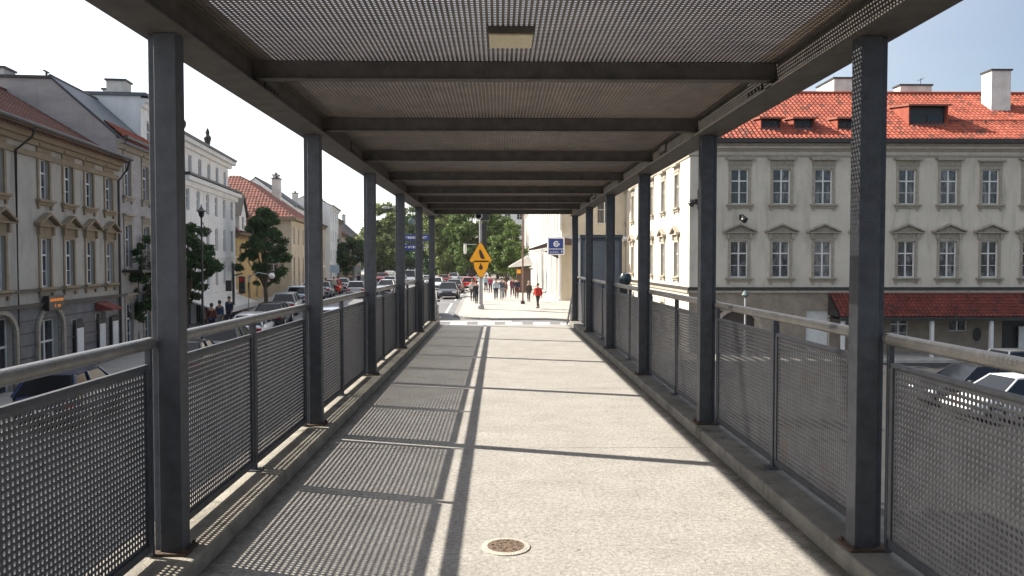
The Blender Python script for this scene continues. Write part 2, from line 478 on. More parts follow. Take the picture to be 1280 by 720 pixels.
# pavement along the left facades, and the plaza ahead with its rounded corner
sheet('pavement', paveM, fr(5, 230, 1.5), lambda y: FX(y) - 12, lambda y: FX(y) + 3.1, .12, 3)
sheet('kerb', stoneKerbM, fr(5, 230, 1.5), lambda y: FX(y) + 3.101, lambda y: FX(y) + 3.36, .125, 1)
def plx(y):
    r = 2.2
    d = y - 51.0
    return -2.75 + (r - math.sqrt(max(0, r * r - (r - d) ** 2)) if d < r else 0) + max(0, (y - 60)) * -.012
yl = [51.0 + .02, 51.1, 51.25, 51.5, 51.9, 52.4, 53.0, 53.6] + fr(54.4, 230, 2.0)
sheet('plaza', paveM, yl, plx, lambda y: 11.5, .12, 8)
sheet('kerb', stoneKerbM, yl[1:], lambda y: plx(y) - .26, lambda y: plx(y) - .001, .128, 1)
mb = MB()
sheet('kerb', stoneKerbM, [50.74, 51.0], lambda y: -.6, lambda y: 11.5, .128, 10)
# pavement in front of the right-hand palace
sheet('pavement', paveM, fr(39.6, 42.3, .5), lambda y: 8.2, lambda y: 40, .12, 14)
sheet('pavement', paveM, fr(42.5, 50.4, 1), lambda y: 8.2, lambda y: 10.4, .12, 4)
# zebra and lane lines
def stripe(yl, x0, x1, h=.004):
    return sheet('road_marking', paintM, yl, lambda y: x0, lambda y: x1, h, 2, False)
k = 0
for i, x in enumerate([-6.4, -4.7, -3.0, -1.3, .4, 2.1, 3.8, 5.5, 7.2]):
    stripe(fr(44.6, 49.6, 1), x, x + 1.0)
stripe(fr(43.3, 43.7, .4), -9, 8, .004)
stripe(fr(50.1, 50.35, .25), -6.5, 8, .004)
for y0 in (55, 66, 77, 90, 105, 122): stripe(fr(y0, y0 + 6.5, 2), -3.72, -3.58)
for y0 in (52, 62, 74, 88, 102, 120): stripe(fr(y0, y0 + 4, 2), -7.25, -7.12)
stripe(fr(52.2, 52.6, .4), -11, -3.8)
for y0 in (4, 12, 20, 28, 36): stripe(fr(y0, y0 + 4, 2), -8.6, -8.46)
sheet('yard', mat('yard_asphalt', (.028, .028, .03), (.042, .041, .04), scale=1.5, rough=.9, bump=.5, bscale=40, c3=(.02, .02, .021), scale3=.5), [-40, -20, 0] + fr(3, 39.5, 1.5), lambda y: 3.4, lambda y: 60, .006, 40, False)

# ------------------------------------------------------------------ the roofed footbridge
YE = 18.95
XL0, XL1, XR0, XR1 = -1.86, -1.43, 1.67, 2.12
FB = empty('footbridge', (0, 0, 0), 0, 'long roofed footbridge with grey steel posts and a perforated sheet roof', 'footbridge')
def seg_box(mb, x0, x1, z0, z1, cuts):
    for a, b in zip(cuts[:-1], cuts[1:]): mb.box(x0, x1, a + .004, b - .004, z0, z1)
mb = MB(); seg_box(mb, XL1 - .002, XR0 + .002, -.32, 0, [-6.0, -3.1, 2.05, 6.35, 9.35, 12.35, 15.35, YE])
mb.build('deck', deckM, FB)
mb = MB(); mb.box(XL1, XR0, -6, YE - .01, -.33, -.03)
mb.build('deck_core', kerbM, FB)
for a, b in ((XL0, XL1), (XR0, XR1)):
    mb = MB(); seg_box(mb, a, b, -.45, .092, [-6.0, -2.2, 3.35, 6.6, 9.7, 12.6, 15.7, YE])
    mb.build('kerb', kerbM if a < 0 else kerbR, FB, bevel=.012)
PY = [.85 + 3 * i for i in range(-2, 7)]
BOT = CAM_Z + 1.07
def post(x, s, y):
    """box section with a recessed outer flange; s=-1 left, 1 right; x is the inner face"""
    mb = MB()
    a, b = sorted((x, x + s * .105)); mb.box(a, b, y - .05, y + .05, .1, BOT)
    a, b = sorted((x + s * .107, x + s * .142)); mb.box(a, b, y - .022, y + .05, .1, BOT)
    o = mb.build('post', steelM, FB, bevel=.004)
    mb = MB(); a, b = sorted((x - s * .03, x + s * .17)); mb.box(a, b, y - .08, y + .08, .093, .105)
    for px_, py_ in ((x - s * .012, y - .064), (x + s * .15, y - .064), (x - s * .012, y + .064)):
        mb.tube([(px_, py_, .1), (px_, py_, .122)], .009, 6)
    mb.build('foot_plate', rustM, o)
for y in PY:
    post(-1.513, -1, y); post(1.717, 1, y)
for s, xi in ((-1, -1.46), (1, 1.665)):
    mb = MB()
    def bb(u0, u1, z0, z1):
        a, b = sorted((xi + s * u0, xi + s * u1)); mb.box(a, b, -6, YE + .05, z0, z1)
    bb(0, .24, BOT, BOT + .014)           # bottom flange
    bb(.05, .19, BOT + .0145, BOT + .20)  # web box
    bb(-.02, .24, BOT + .2005, BOT + .216)
    mb.build('side_beam', steelB, FB, bevel=.003)
for s, xi in ((-1, -1.46), (1, 1.665)):
    for y in (2.35, 5.35, 8.35, 11.35, 14.35, 17.35):
        mb = MB(); a, b = sorted((xi + s * .035, xi + s * .0495)); mb.box(a, b, y - .14, y + .14, BOT + .03, BOT + .185)
        for yy in (-.1, -.04, .04, .1):
            for zz in (.06, .155):
                a2, b2 = sorted((xi + s * .022, xi + s * .0352)); mb.box(a2, b2, y + yy - .011, y + yy + .011, BOT + zz - .011, BOT + zz + .011)
        mb.build('splice_plate', steelB, FB)
CB = [-5.0, -3.0, -1.0, 1.0, 3.0, 5.0, 6.95, 9.0, 11.1, 13.2, 15.2, 17.05, 18.93]
zt = CAM_Z + 1.235
for y in CB:
    mb = MB()
    mb.box(-1.509, 1.714, y - .045, y + .045, zt - .115, zt - .108)
    mb.box(-1.509, 1.714, y - .03, y + .03, zt - .1075, zt - .004)
    mb.build('cross_beam', steelB, FB, bevel=.003)

def perf(w, h, pitch, r, margin, thick, square=False, name='sheet', mtl=None):
    """perforated sheet in the XZ plane, centred, real holes"""
    nx = int((w - 2 * margin) / pitch); nz = int((h - 2 * margin) / pitch)
    mx = (w - nx * pitch) / 2; mz = (h - nz * pitch) / 2
    K = 4 if square else 8
    if square:
        outer = [(-.5, -.5), (.5, -.5), (.5, .5), (-.5, .5)]
        outer = [(a * pitch, b * pitch) for a, b in outer]; inner = [(a * 2 * r / pitch, b * 2 * r / pitch) for a, b in outer]
    else:
        outer = []; inner = []
        for k in range(8):
            t = k * PI / 4; c, s_ = math.cos(t), math.sin(t); m_ = max(abs(c), abs(s_))
            outer.append((c / m_ * pitch / 2, s_ / m_ * pitch / 2)); inner.append((c * r, s_ * r))
    cell = np.array([(a, -thick / 2, b) for a, b in outer] + [(a, -thick / 2, b) for a, b in inner] + [(a, thick / 2, b) for a, b in outer] + [(a, thick / 2, b) for a, b in inner])
    fs = []
    for k in range(K):
        k2 = (k + 1) % K
        fs += [(k, k2, K + k2, K + k), (2 * K + k2, 2 * K + k, 3 * K + k, 3 * K + k2), (K + k, K + k2, 3 * K + k2, 3 * K + k)]
    fs = np.array(fs)
    cx = -w / 2 + mx + (np.arange(nx) + .5) * pitch; cz = -h / 2 + mz + (np.arange(nz) + .5) * pitch
    gx, gz = np.meshgrid(cx, cz)
    off = np.stack([gx.ravel(), np.zeros(gx.size), gz.ravel()], 1)
    V = (cell[None] + off[:, None]).reshape(-1, 3)
    F = (fs[None] + (np.arange(len(off)) * 4 * K)[:, None, None]).reshape(-1, 4)
    # solid margin
    e = [(-w / 2, w / 2, -h / 2, -h / 2 + mz), (-w / 2, w / 2, h / 2 - mz, h / 2), (-w / 2, -w / 2 + mx, -h / 2 + mz, h / 2 - mz), (w / 2 - mx, w / 2, -h / 2 + mz, h / 2 - mz)]
    Vs = [V]; Fs = [F]; o = len(V)
    for x0, x1, z0, z1 in e:
        for yy in (-thick / 2, thick / 2):
            Vs.append(np.array([(x0, yy, z0), (x1, yy, z0), (x1, yy, z1), (x0, yy, z1)])); Fs.append(np.array([[0, 1, 2, 3]]) + o); o += 4
    V = np.concatenate(Vs); F = np.concatenate(Fs)
    me = bpy.data.meshes.new(name)
    me.vertices.add(len(V)); me.vertices.foreach_set('co', V.ravel())
    me.loops.add(F.size); me.loops.foreach_set('vertex_index', F.ravel().astype(np.int32))
    me.polygons.add(len(F)); me.polygons.foreach_set('loop_start', np.arange(0, F.size, 4, dtype=np.int32))
    me.update(calc_edges=True)
    me.materials.append(mtl)
    return me
# railings
PW, PH, PZ0 = 1.345, .86, .145
panel_me = perf(PW, PH, .0275, .0087, .022, .003, False, 'railing_panel', meshM)
mb = MB()
for x0, x1, z0, z1 in ((-PW / 2 - .004, PW / 2 + .004, -PH / 2 - .02, -PH / 2 + .02), (-PW / 2 - .004, PW / 2 + .004, PH / 2 - .016, PH / 2 + .006),
                       (-PW / 2 - .012, -PW / 2 + .018, -PH / 2 + .0205, PH / 2 - .0165), (PW / 2 - .018, PW / 2 + .012, -PH / 2 + .0205, PH / 2 - .0165)):
    mb.box(x0, x1, -.012, .012, z0, z1)
frame_me = mb.mesh('panel_frame'); frame_me.materials.append(steelM)
for s, rx, hh in ((-1, -1.645, 1.135), (1, 1.862, 1.15)):
    for y in PY[:-1]:
        # handrail, one length per bay, with rounded welded ends
        mb = MB()
        a, b = y + .035, y + 2.965
        ly = [a, a + .004, a + .015, a + .03] + [a + .03 + (b - a - .06) * k / 5 for k in range(1, 5)] + [b - .03, b - .015, b - .004, b]
        rr = [.012, .020, .027, .030] + [.030] * 4 + [.030, .027, .020, .012]
        mb.tube([(rx, yy, hh - .03) for yy in ly], rr, 18)
        h = mb.build('handrail', railM, FB, split=False)
        for q, c in enumerate((y + .785, y + 2.215)):
            o = link('railing_panel', panel_me, FB, (rx, c, PZ0 + PH / 2)); o.rotation_euler = (0, 0, PI / 2)
            f = link('panel_frame', frame_me, o, (0, 0, 0), bevel=.002)
        # mid upright on its foot, and thin end uprights next to the posts
        mb = MB(); mb.box(rx - .02, rx + .02, y + 1.48, y + 1.52, .1, hh - .055)
        u = mb.build('baluster', steelM, FB, bevel=.003)
        mb = MB(); mb.box(rx - .055, rx + .055, y + 1.45, y + 1.55, .093, .101)
        mb.build('foot_plate', steelM, u)
        for yy in (y + .085, y + 2.915):
            mb = MB(); mb.box(rx - .014, rx + .014, yy - .011, yy + .011, .1, hh - .05)
            mb.build('baluster', steelM, FB, bevel=.002)
# roof sheets between the cross beams
cache = {}
for a, b in zip(CB[:-1], CB[1:]):
    L_ = round(b - a - .004, 3)
    if L_ not in cache: cache[L_] = perf(3.22, L_, .0275, .0069, .012, .003, True, 'roof_sheet', roofmeshM)
    o = link('roof_sheet', cache[L_], FB, (.1025, (a + b) / 2, zt)); o.rotation_euler = (-PI / 2, 0, 0)
# inner lip angle along both sides
for x0, x1 in ((-1.509, -1.47), (1.68, 1.714)):
    for a, b in zip(CB[:-1], CB[1:]):
        mb = MB(); mb.box(x0, x1, a + .05, b - .05, zt - .012, zt - .004); mb.build('roof_lip', steelB, FB)
# piers and stairs
for y in (2.0, 10.0, 17.6):
    mb = MB()
    for x in (-1.2, 1.4): mb.tube([(x, y, g(x, y) - .5), (x, y, -.62)], .2, 20)
    mb.box(-1.75, 2.0, y - .25, y + .25, -.62, -.331)
    mb.build('pier', kerbM, FB)
mb = MB()
for i in range(18):
    mb.box(-1.4, 1.65, YE + .005 + .3 * i, YE + .302 + .3 * i, -.16 * (i + 1) - .3, -.16 * (i + 1) - .004)
mb.build('stair', kerbM, FB)
for x in (-1.6, 1.82):
    mb = MB()
    mb.tube([(x, YE + .1, 1.0), (x, YE + .35, .98), (x, YE + 5.4, -1.85)], .024, 10)
    for i in range(6):
        t = .3 + i * 1.0
        z = 1.0 - (t - .2) * .56
        mb.tube([(x, YE + t, z - 1.25), (x, YE + t, z - .02)], .018, 8)
    mb.build('stair_railing', railM, FB)

t = empty('ceiling_light', (X(638.5, 4.35) , 4.36, zt - .002), 0, 'flat cream rectangular light fixed under the perforated roof', 'ceiling light')
mb = MB(); mb.box(-.125, .125, -.14, .14, -.035, -.001); mb.build('housing', steelB, t, bevel=.004)
mb = MB(); mb.box(-.117, .117, -.125, .125, -.05, -.0355); mb.build('diffuser', lampCream, t, bevel=.006)
t = empty('manhole_cover', (X(632, 4.13), 4.13, .002), 0, 'small round rusty cover set in a cement ring on the deck', 'manhole cover')
mb = MB(); n = 40
prof = [(.128, -.02), (.128, .003), (.1, .006), (.098, .006)]
mb.lathe(prof, n=n); mb.build('ring', ringM, t)
mb = MB(); mb.lathe([(.096, .0), (.096, .0075), (.02, .0085), (0.001, .0085)], n=n)
for a in range(8):
    for rr in (.04, .07):
        th = a * PI / 4 + rr * 20
        mb.box(rr * math.cos(th) - .006, rr * math.cos(th) + .006, rr * math.sin(th) - .004, rr * math.sin(th) + .004, .0075, .011)
mb.build('cover', ironM, t)

# ------------------------------------------------------------------ facades and buildings
WC = {}
def wmesh(key, fn, m):
    if key not in WC:
        mb = MB(); fn(mb); me = mb.mesh(key[0]); me.materials.append(m); WC[key] = me
    return WC[key]
def window(root, M, w, h, style='hood', trim=stoneTrim, glz=glassM, frm=frameM, depth=.14, detail=True):
    """origin bottom centre on the wall face; +y goes into the wall"""
    def fframe(mb):
        y0, y1 = depth - .03, depth + .03; t = .055
        mb.box(-w / 2, w / 2, y0, y1, 0, t); mb.box(-w / 2, w / 2, y0, y1, h - t, h)
        mb.box(-w / 2, -w / 2 + t, y0, y1, t, h - t); mb.box(w / 2 - t, w / 2, y0, y1, t, h - t)
        mb.box(-.04, .04, y0 - .01, y1, t, h - t)
        if h > 1.2:
            zt_ = h * .66
            mb.box(-w / 2 + t, -.04, y0 - .01, y1, zt_ - .035, zt_ + .035); mb.box(.04, w / 2 - t, y0 - .01, y1, zt_ - .035, zt_ + .035)
            mb.box(-w / 2 + t, -.04, y0 + .01, y1, h * .33 - .014, h * .33 + .014); mb.box(.04, w / 2 - t, y0 + .01, y1, h * .33 - .014, h * .33 + .014)
    f = link('window', wmesh(('window', w, h, frm.name, depth), fframe, frm), root); f.matrix_local = M
    link('pane', wmesh(('pane', w, h, glz.name, depth), lambda mb: mb.box(-w / 2 + .03, w / 2 - .03, depth, depth + .012, .03, h - .03), glz), f)
    if not detail: return f
    def fsur(mb):
        b = .13; p = -.045
        mb.box(-w / 2 - b, -w / 2, p, .02, 0, h + b * 1.2); mb.box(w / 2, w / 2 + b, p, .02, 0, h + b * 1.2)
        mb.box(-w / 2 - .0001, w / 2 + .0001, p, .02, h, h + b * 1.2)
        mb.box(-w / 2 - b - .03, w / 2 + b + .03, p - .02, .02, h + b * 1.2 + .001, h + b * 1.2 + .04)
    link('surround', wmesh(('surround', w, h, trim.name), fsur, trim), f)
    def fsill(mb):
        mb.box(-w / 2 - .26, w / 2 + .26, -.17, .03, -.085, -.002)
        mb.box(-w / 2 - .2, w / 2 + .2, -.09, .02, -.2, -.0855)
        for s in (-1, 1): mb.box(s * (w / 2 + .09) - .06, s * (w / 2 + .09) + .06, -.07, .02, -.34, -.2005)
    link('sill', wmesh(('sill', w, h, trim.name), fsill, trim), f)
    H = h + .19
    if style == 'hood':      # gently bowed hood
        def fh(mb):
            W_ = w / 2 + .34
            mb.box(-w / 2 - .16, w / 2 + .16, -.05, .02, H + .02, H + .26)
            poly = [(-W_, H + .36), (-W_ + .14, H + .26), (W_ - .14, H + .26), (W_, H + .36), (W_ * .7, H + .43), (0, H + .47), (-W_ * .7, H + .43)]
            mb.prism(poly, -.24, .02)
        link('hood', wmesh(('hood', w, h, trim.name), fh, trim), f)
    elif style == 'flat':
        def fh(mb):
            mb.box(-w / 2 - .15, w / 2 + .15, -.05, .02, H + .02, H + .2)
            mb.box(-w / 2 - .27, w / 2 + .27, -.2, .02, H + .2005, H + .3)
        link('hood', wmesh(('flat', w, h, trim.name), fh, trim), f)
    elif style == 'tri':
        def fh(mb):
            W_ = w / 2 + .40; z = H + .22
            mb.box(-w / 2 - .13, w / 2 + .13, -.05, .02, H + .01, z)
            for s in (-1, 1): mb.box(s * (w / 2 + .14) - .07, s * (w / 2 + .14) + .07, -.13, .02, z - .3, z - .001)
            mb.box(-W_, W_, -.2, .02, z, z + .06)
            mb.prism([(-W_ + .08, z + .061), (W_ - .08, z + .061), (0, z + .33)], -.08, .02)
            for s in (-1, 1):   # curved raking cornice
                P = [(s * W_ * 1.04, z + .05), (s * W_ * .8, z + .13), (s * W_ * .4, z + .28), (0, z + .42)]
                up = [(a, b + .085) for a, b in P]
                for i in range(3):
                    mb.prism([P[i], P[i + 1], up[i + 1], up[i]], -.26, .02)
        link('hood', wmesh(('tri', w, h, trim.name), fh, trim), f)
    return f

def facade(mb, M, L_, H, holes, reveal=.22, z_low=-1.2, x0=0.0):
    """wall face with openings in local XZ at y=0; holes (cx, z0, z1, w)"""
    xs_ = sorted({round(v, 4) for v in [x0, L_] + [h[0] - h[3] / 2 for h in holes] + [h[0] + h[3] / 2 for h in holes]})
    zs_ = sorted({round(v, 4) for v in [z_low, H] + [h[1] for h in holes] + [h[2] for h in holes]})
    for i in range(len(xs_) - 1):
        for j in range(len(zs_) - 1):
            a, b, c, d = xs_[i], xs_[i + 1], zs_[j], zs_[j + 1]
            mx_, mz_ = (a + b) / 2, (c + d) / 2
            if any(abs(mx_ - h[0]) < h[3] / 2 and h[1] < mz_ < h[2] for h in holes): continue
            mb.add([(a, 0, c), (b, 0, c), (b, 0, d), (a, 0, d)], [(0, 1, 2, 3)], M)
    for cx, z0, z1, w in holes:
        a, b = cx - w / 2, cx + w / 2
        for q in ([(a, 0, z0), (b, 0, z0), (b, reveal, z0), (a, reveal, z0)], [(a, 0, z1), (b, 0, z1), (b, reveal, z1), (a, reveal, z1)],
                  [(a, 0, z0), (a, 0, z1), (a, reveal, z1), (a, reveal, z0)], [(b, 0, z0), (b, 0, z1), (b, reveal, z1), (b, reveal, z0)]):
            mb.add(q, [(0, 1, 2, 3)], M)

def tiles(L_, S_, M, m, parent, name='roof', tw=.21, th=.32, clips=(), amp=.035, low=False):
    """pantile slope: u along x (0..L), v up slope (0..S) in local XY, normal +Z; M places it. clips: local planes (co, no)"""
    if low: amp *= .45
    nu = int(round(L_ / tw)); sub = 2 if low else 4
    nv = max(2, int(round(S_ / th)))
    us = np.linspace(0, L_, nu * sub + 1)
    hz = amp * np.cos(us / (L_ / nu) * 2 * PI)
    V = []; F = []; T = []
    tv = S_ / nv
    nU = len(us)
    for j in range(nv):
        o = len(V)
        for e, dz in ((0.0, .03), (1.0, 0.0)):
            for i in range(nU):
                V.append((us[i], (j + e) * tv, hz[i] + dz)); T.append((0, 0, 0))
        for i in range(nU - 1):
            F.append((o + i, o + i + 1, o + nU + i + 1, o + nU + i))
        for i in range(nU - 1):   # butt of the tile
            V += [(us[i], j * tv, hz[i] + .03), (us[i + 1], j * tv, hz[i + 1] + .03), (us[i + 1], j * tv, hz[i + 1] - .01), (us[i], j * tv, hz[i] - .01)]
            q = len(V) - 4; F.append((q, q + 1, q + 2, q + 3))
    me = bpy.data.meshes.new(name); me.from_pydata(V, [], F)
    at = me.attributes.new('tile', 'FLOAT_VECTOR', 'FACE')
    vals = []
    w_ = L_ / nu
    for p in me.polygons:
        c = p.center; vals += [math.floor(c.x / w_ + .5) + .5, math.floor(c.y / tv - .001) + .5, rnd_const]
    at.data.foreach_set('vector', vals)
    bm = bmesh.new(); bm.from_mesh(me)
    for co, no in clips:
        bmesh.ops.bisect_plane(bm, geom=bm.verts[:] + bm.edges[:] + bm.faces[:], plane_co=co, plane_no=no, clear_outer=True)
    bm.to_mesh(me); bm.free()
    me.materials.append(m)
    o = link(name, me, parent); o.matrix_local = M
    return o
rnd_const = 3.0

def T(x=0, y=0, z=0): return Matrix.Translation((x, y, z))
def RZ(a): return Matrix.Rotation(a, 4, 'Z')
def RX(a): return Matrix.Rotation(a, 4, 'X')

def chimney(parent, x, y, z0, z1, w=.9, d=.6, m=chimM, M=None, pots=0):
    mb = MB(); mb.box(x - w / 2, x + w / 2, y - d / 2, y + d / 2, z0, z1, M)
    c = mb.build('chimney', m, parent)
    mb = MB(); mb.box(x - w / 2 - .07, x + w / 2 + .07, y - d / 2 - .07, y + d / 2 + .07, z1 + .001, z1 + .09, M)
    for i in range(pots):
        px_ = x - w / 2 + (i + .5) * w / pots
        mb.tube([(px_, y, z1 + .09), (px_, y, z1 + .35)], .09, 8, M)
    mb.build('chimney_cap', gutterM, c)
    return c

# ---- right-hand palace: root at the street corner, front wall along +x, side wall going back along +y
ZB = -3.46
PAL = empty('palace', (10.0, 42.0, ZB), 0, 'white palace with pedimented windows and a bright red tiled roof', 'building')
EA = 11.15
wmb = MB()
front = [2.64 + 2.22 * k for k in range(11)]
side = [3.0 + 3.7 * k for k in range(15)]
holes = [(c, 7.97, 9.82, .92) for c in front] + [(c, 4.11, 6.04, .92) for c in front]
gh = [(2.6, -.3, 2.35, 1.9), (6.85, .0, 2.4, 1.25), (14.35, 1.25, 2.1, 1.0), (11.2, .7, 2.1, 1.0), (19.0, -.3, 2.05, 4.6)]
facade(wmb, Matrix.Identity(4), 26.5, EA, holes + gh, reveal=.3)
MS = RZ(-PI / 2) @ T(-60, 0, 0)      # side facade: local x 0..60 maps to y 60..0
sh = []
for c in side:
    sh += [(60 - c, 7.97, 9.82, .92), (60 - c, 4.11, 6.04, .92)]
for c in side[1:]: sh += [(60 - c, .9, 2.5, 1.0)]
facade(wmb, MS, 60, EA, sh, reveal=.3)
wmb.add([(26.5, 0, -1), (26.5, 11, -1), (26.5, 11, EA), (26.5, 0, EA)], [(0, 1, 2, 3)])
wmb.add([(26.5, 11, -1), (11, 11, -1), (11, 11, EA), (26.5, 11, EA)], [(0, 1, 2, 3)])
wmb.add([(11, 11, -1), (11, 60, -1), (11, 60, EA), (11, 11, EA)], [(0, 1, 2, 3)])
wmb.add([(0, 60, -1), (11, 60, -1), (11, 60, EA), (0, 60, EA)], [(0, 1, 2, 3)])
wmb.build('wall', plasterW, PAL)
mb = MB()   # dark rooms behind the openings
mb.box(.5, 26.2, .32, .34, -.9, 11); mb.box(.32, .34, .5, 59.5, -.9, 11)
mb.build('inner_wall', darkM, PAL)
for i, c in enumerate(front):
    window(PAL, T(c, 0, 7.97), .92, 1.85, 'hood' if i not in (6,) else 'flat')
    window(PAL, T(c, 0, 4.11), .92, 1.93, 'tri')
for c in side:
    window(PAL, MS @ T(60 - c, 0, 7.97), .92, 1.85, 'hood')
    window(PAL, MS @ T(60 - c, 0, 4.11), .92, 1.93, 'tri')
for c in side[1:]: window(PAL, MS @ T(60 - c, 0, .9), 1.0, 1.6, 'none')
window(PAL, T(14.35, 0, 1.25), 1.0, .85, 'none', detail=False)
window(PAL, T(11.2, 0, .7), 1.0, 1.4, 'none', detail=False)
# arch door, white-framed doorway
mb = MB(); mb.box(1.66, 3.54, .2, .26, -.3, 2.33); mb.build('door', mat('brown_door', (.06, .045, .035), (.04, .03, .025), rough=.6), PAL)
mb = MB()
ar = [(2.6 - 1.12 * math.cos(t), 1.25 + 1.12 * math.sin(t) * 1.0) for t in [PI * k / 12 for k in range(13)]]
for i in range(12):
    a, b = ar[i], ar[i + 1]
    o1 = (2.6 + (a[0] - 2.6) * 1.2, 1.25 + (a[1] - 1.25) * 1.2); o2 = (2.6 + (b[0] - 2.6) * 1.2, 1.25 + (b[1] - 1.25) * 1.2)
    mb.prism([a, b, o2, o1], -.06, .05)
for s in (-1, 1): mb.box(2.6 + s * 1.23 - .11, 2.6 + s * 1.23 + .11, -.06, .05, -.3, 1.249)
mb.build('arch', stoneTrim, PAL)
mb = MB(); mb.box(6.25, 7.45, .18, .24, 0, 2.38); mb.build('door', frameM, PAL)
mb = MB(); mb.box(17.3, 18.0, -.02, .05, -.3, 1.5); mb.build('gate_leaf', frameM, PAL, loc=(.4, .12, 0))
# ground-floor render band, string course, frieze and cornice, on both street sides
def course(z0, z1, p, m, name, holes_=None, x1=26.55, y1=60):
    mb = MB(); mb.box(-p, x1, -p, -.003, z0, z1)
    mb.box(-p, -.003, -.0029, y1, z0, z1)
    return mb.build(name, m, PAL)
course(3.30, 3.42, .12, stoneTrim, 'string_course'); course(3.4205, 3.6, .07, gutterM, 'string_course')
gm = MB()
facade(gm, T(0, -.025, 0), 26.52, 3.298, gh, reveal=.02, z_low=2.35)
gm.build('ground_band', baseStucco, PAL)
course(10.45, 10.55, .06, stoneTrim, 'frieze'); course(10.75, 10.87, .10, stoneTrim, 'cornice'); course(10.872, 11.0, .2, plasterW, 'cornice'); course(11.002, 11.12, .32, stoneTrim, 'cornice')
mb = MB(); mb.box(-.5, 26.6, -.6, -.1, EA - .02, EA + .2); mb.box(-.6, -.1, -.0999, 60, EA - .02, EA + .2)
mb.build('gutter', gutterM, PAL)
# corner pilaster
mb = MB(); mb.box(.0, .9, -.05, -.004, 3.61, 10.44); mb.build('pilaster', plasterW, PAL)
# roof: front slope and side slope meeting on a hip
ang = R(31.7); rise = 5.75 * math.tan(ang); SL = 5.85 / math.cos(ang)
Mf = T(-.45, -.45, EA + .12) @ RX(ang)
hipn = Vector((-1, math.cos(ang) / 1.0, 0))
tiles(27.0, SL, Mf, redroofM, PAL, clips=[((0, 0, 0), (-1 / math.cos(ang), 1, 0) if False else (-1, math.cos(ang), 0))], tw=.24, th=.36)
Mside = RZ(-PI / 2) @ T(-60, -.45, EA + .12) @ RX(ang)
tiles(60.45, SL, Mside, redroofM, PAL, clips=[((60.45, 0, 0), (1, math.cos(ang), 0))], tw=.24, th=.36, low=True)
Mb = T(26.5, 11.4, EA + .12) @ RZ(PI) @ RX(ang)
tiles(16.0, SL, Mb, redroofM, PAL, tw=.24, th=.36, low=True)
zr = EA + .12 + 5.85 * math.tan(ang)
mb = MB()
mb.tube([(5.4, 5.4, zr + .02), (26.5, 5.4, zr + .02)], .13, 8); mb.tube([(5.4, 5.4, zr + .02), (5.4, 60, zr + .02)], .13, 8)
mb.tube([(-.45, -.45, EA + .18), (5.4, 5.4, zr + .03)], .13, 8)
mb.build('ridge', redroofM, PAL)
# snow rail line
mb = MB(); sl_ = 2.05; mb.tube([(12.5, -.45 + sl_, EA + .12 + sl_ * math.tan(ang) + .13), (26.5, -.45 + sl_, EA + .12 + sl_ * math.tan(ang) + .13)], .025, 6)
for k in range(18):
    x_ = 12.6 + k * .8; mb.box(x_ - .02, x_ + .02, -.45 + sl_ - .02, -.45 + sl_ + .06, EA + .12 + sl_ * math.tan(ang) - .02, EA + .12 + sl_ * math.tan(ang) + .13)
mb.build('snow_guard', gutterM, PAL)
def dormer(cx, w, y0, zf, h, side_m):
    """shed dormer: front at y0 (from eave line), top slopes gently back into the roof"""
    z0 = EA + .12 + (y0 + .45) * math.tan(ang)
    back = (z0 + h - (EA + .12)) / math.tan(ang) - .45
    t2 = math.tan(R(8)); yb = (h + z0 - (EA + .12) - .45 * math.tan(ang) - y0 * t2) / (math.tan(ang) - t2)
    zb = z0 + h + (yb - y0) * t2
    mb = MB(); mb.box(cx - w / 2 + .06, cx + w / 2 - .06, y0 + .25, y0 + .28, z0 - .05, z0 + h); d = mb.build('dormer', blackM, PAL)
    for s in (-1, 1):
        mb = MB()
        a, b = sorted((cx + s * w / 2, cx + s * (w / 2 - .06)))
        mb.prism([(y0, z0 - .1), (y0, z0 + h), (yb, zb), (yb, zb - .1)], a, b, 'x'); mb.build('dormer_cheek', side_m, d)
    mb = MB(); mb.prism([(y0 - .22, z0 + h - .02), (y0 - .22, z0 + h + .07), (yb + .1, zb + .1), (yb + .1, zb)], cx - w / 2 - .12, cx + w / 2 + .12, 'x')
    mb.build('dormer_roof', mat('dormer_sheet', (.26, .09, .06), (.2, .07, .05), rough=.6) if 'dormer_sheet' not in MATS else MATS['dormer_sheet'], d)
    mb = MB()
    for s in (-1, 1):
        a, b = sorted((cx + s * .05, cx + s * (w / 2 - .16)))
        mb.box(a, b, y0 + .2, y0 + .235, z0 + .08, z0 + h * .6)
    mb.build('pane', carglassM, d)
    mb = MB(); mb.box(cx - w / 2 + .08, cx + w / 2 - .08, y0 - .05, y0 + .24, z0 - .12, z0 + .05); mb.build('flashing', steelM, d)
for px_ in (962, 1003, 1058): dormer(X(px_, 43) - 10, 1.15, .75, 0, .55, redroofM)
dormer(X(1161, 43.3) - 10, 2.15, 1.25, 0, 1.05, redroofM)
for x_, y_, z1, w_, d_ in ((X(1046, 49) - 10, 7.2, zr + 1.0, 1.3, 2.6), (X(1140, 48.5) - 10, 6.4, zr + .62, 1.9, .8), (X(1241, 46) - 10, 3.6, zr + .85, 1.1, .95)):
    chimney(PAL, x_, y_, zr - 1.6, z1, w_, d_)
mb = MB()
for xx, yy, hh_ in ((X(1150, 48.5) - 10, 6.4, .55),):
    mb.tube([(xx, yy, zr + .6), (xx, yy, zr + .6 + hh_)], .02, 5); mb.tube([(xx - .2, yy, zr + 1.0), (xx + .2, yy, zr + 1.15)], .015, 5)
mb.build('aerial', darkM, PAL)
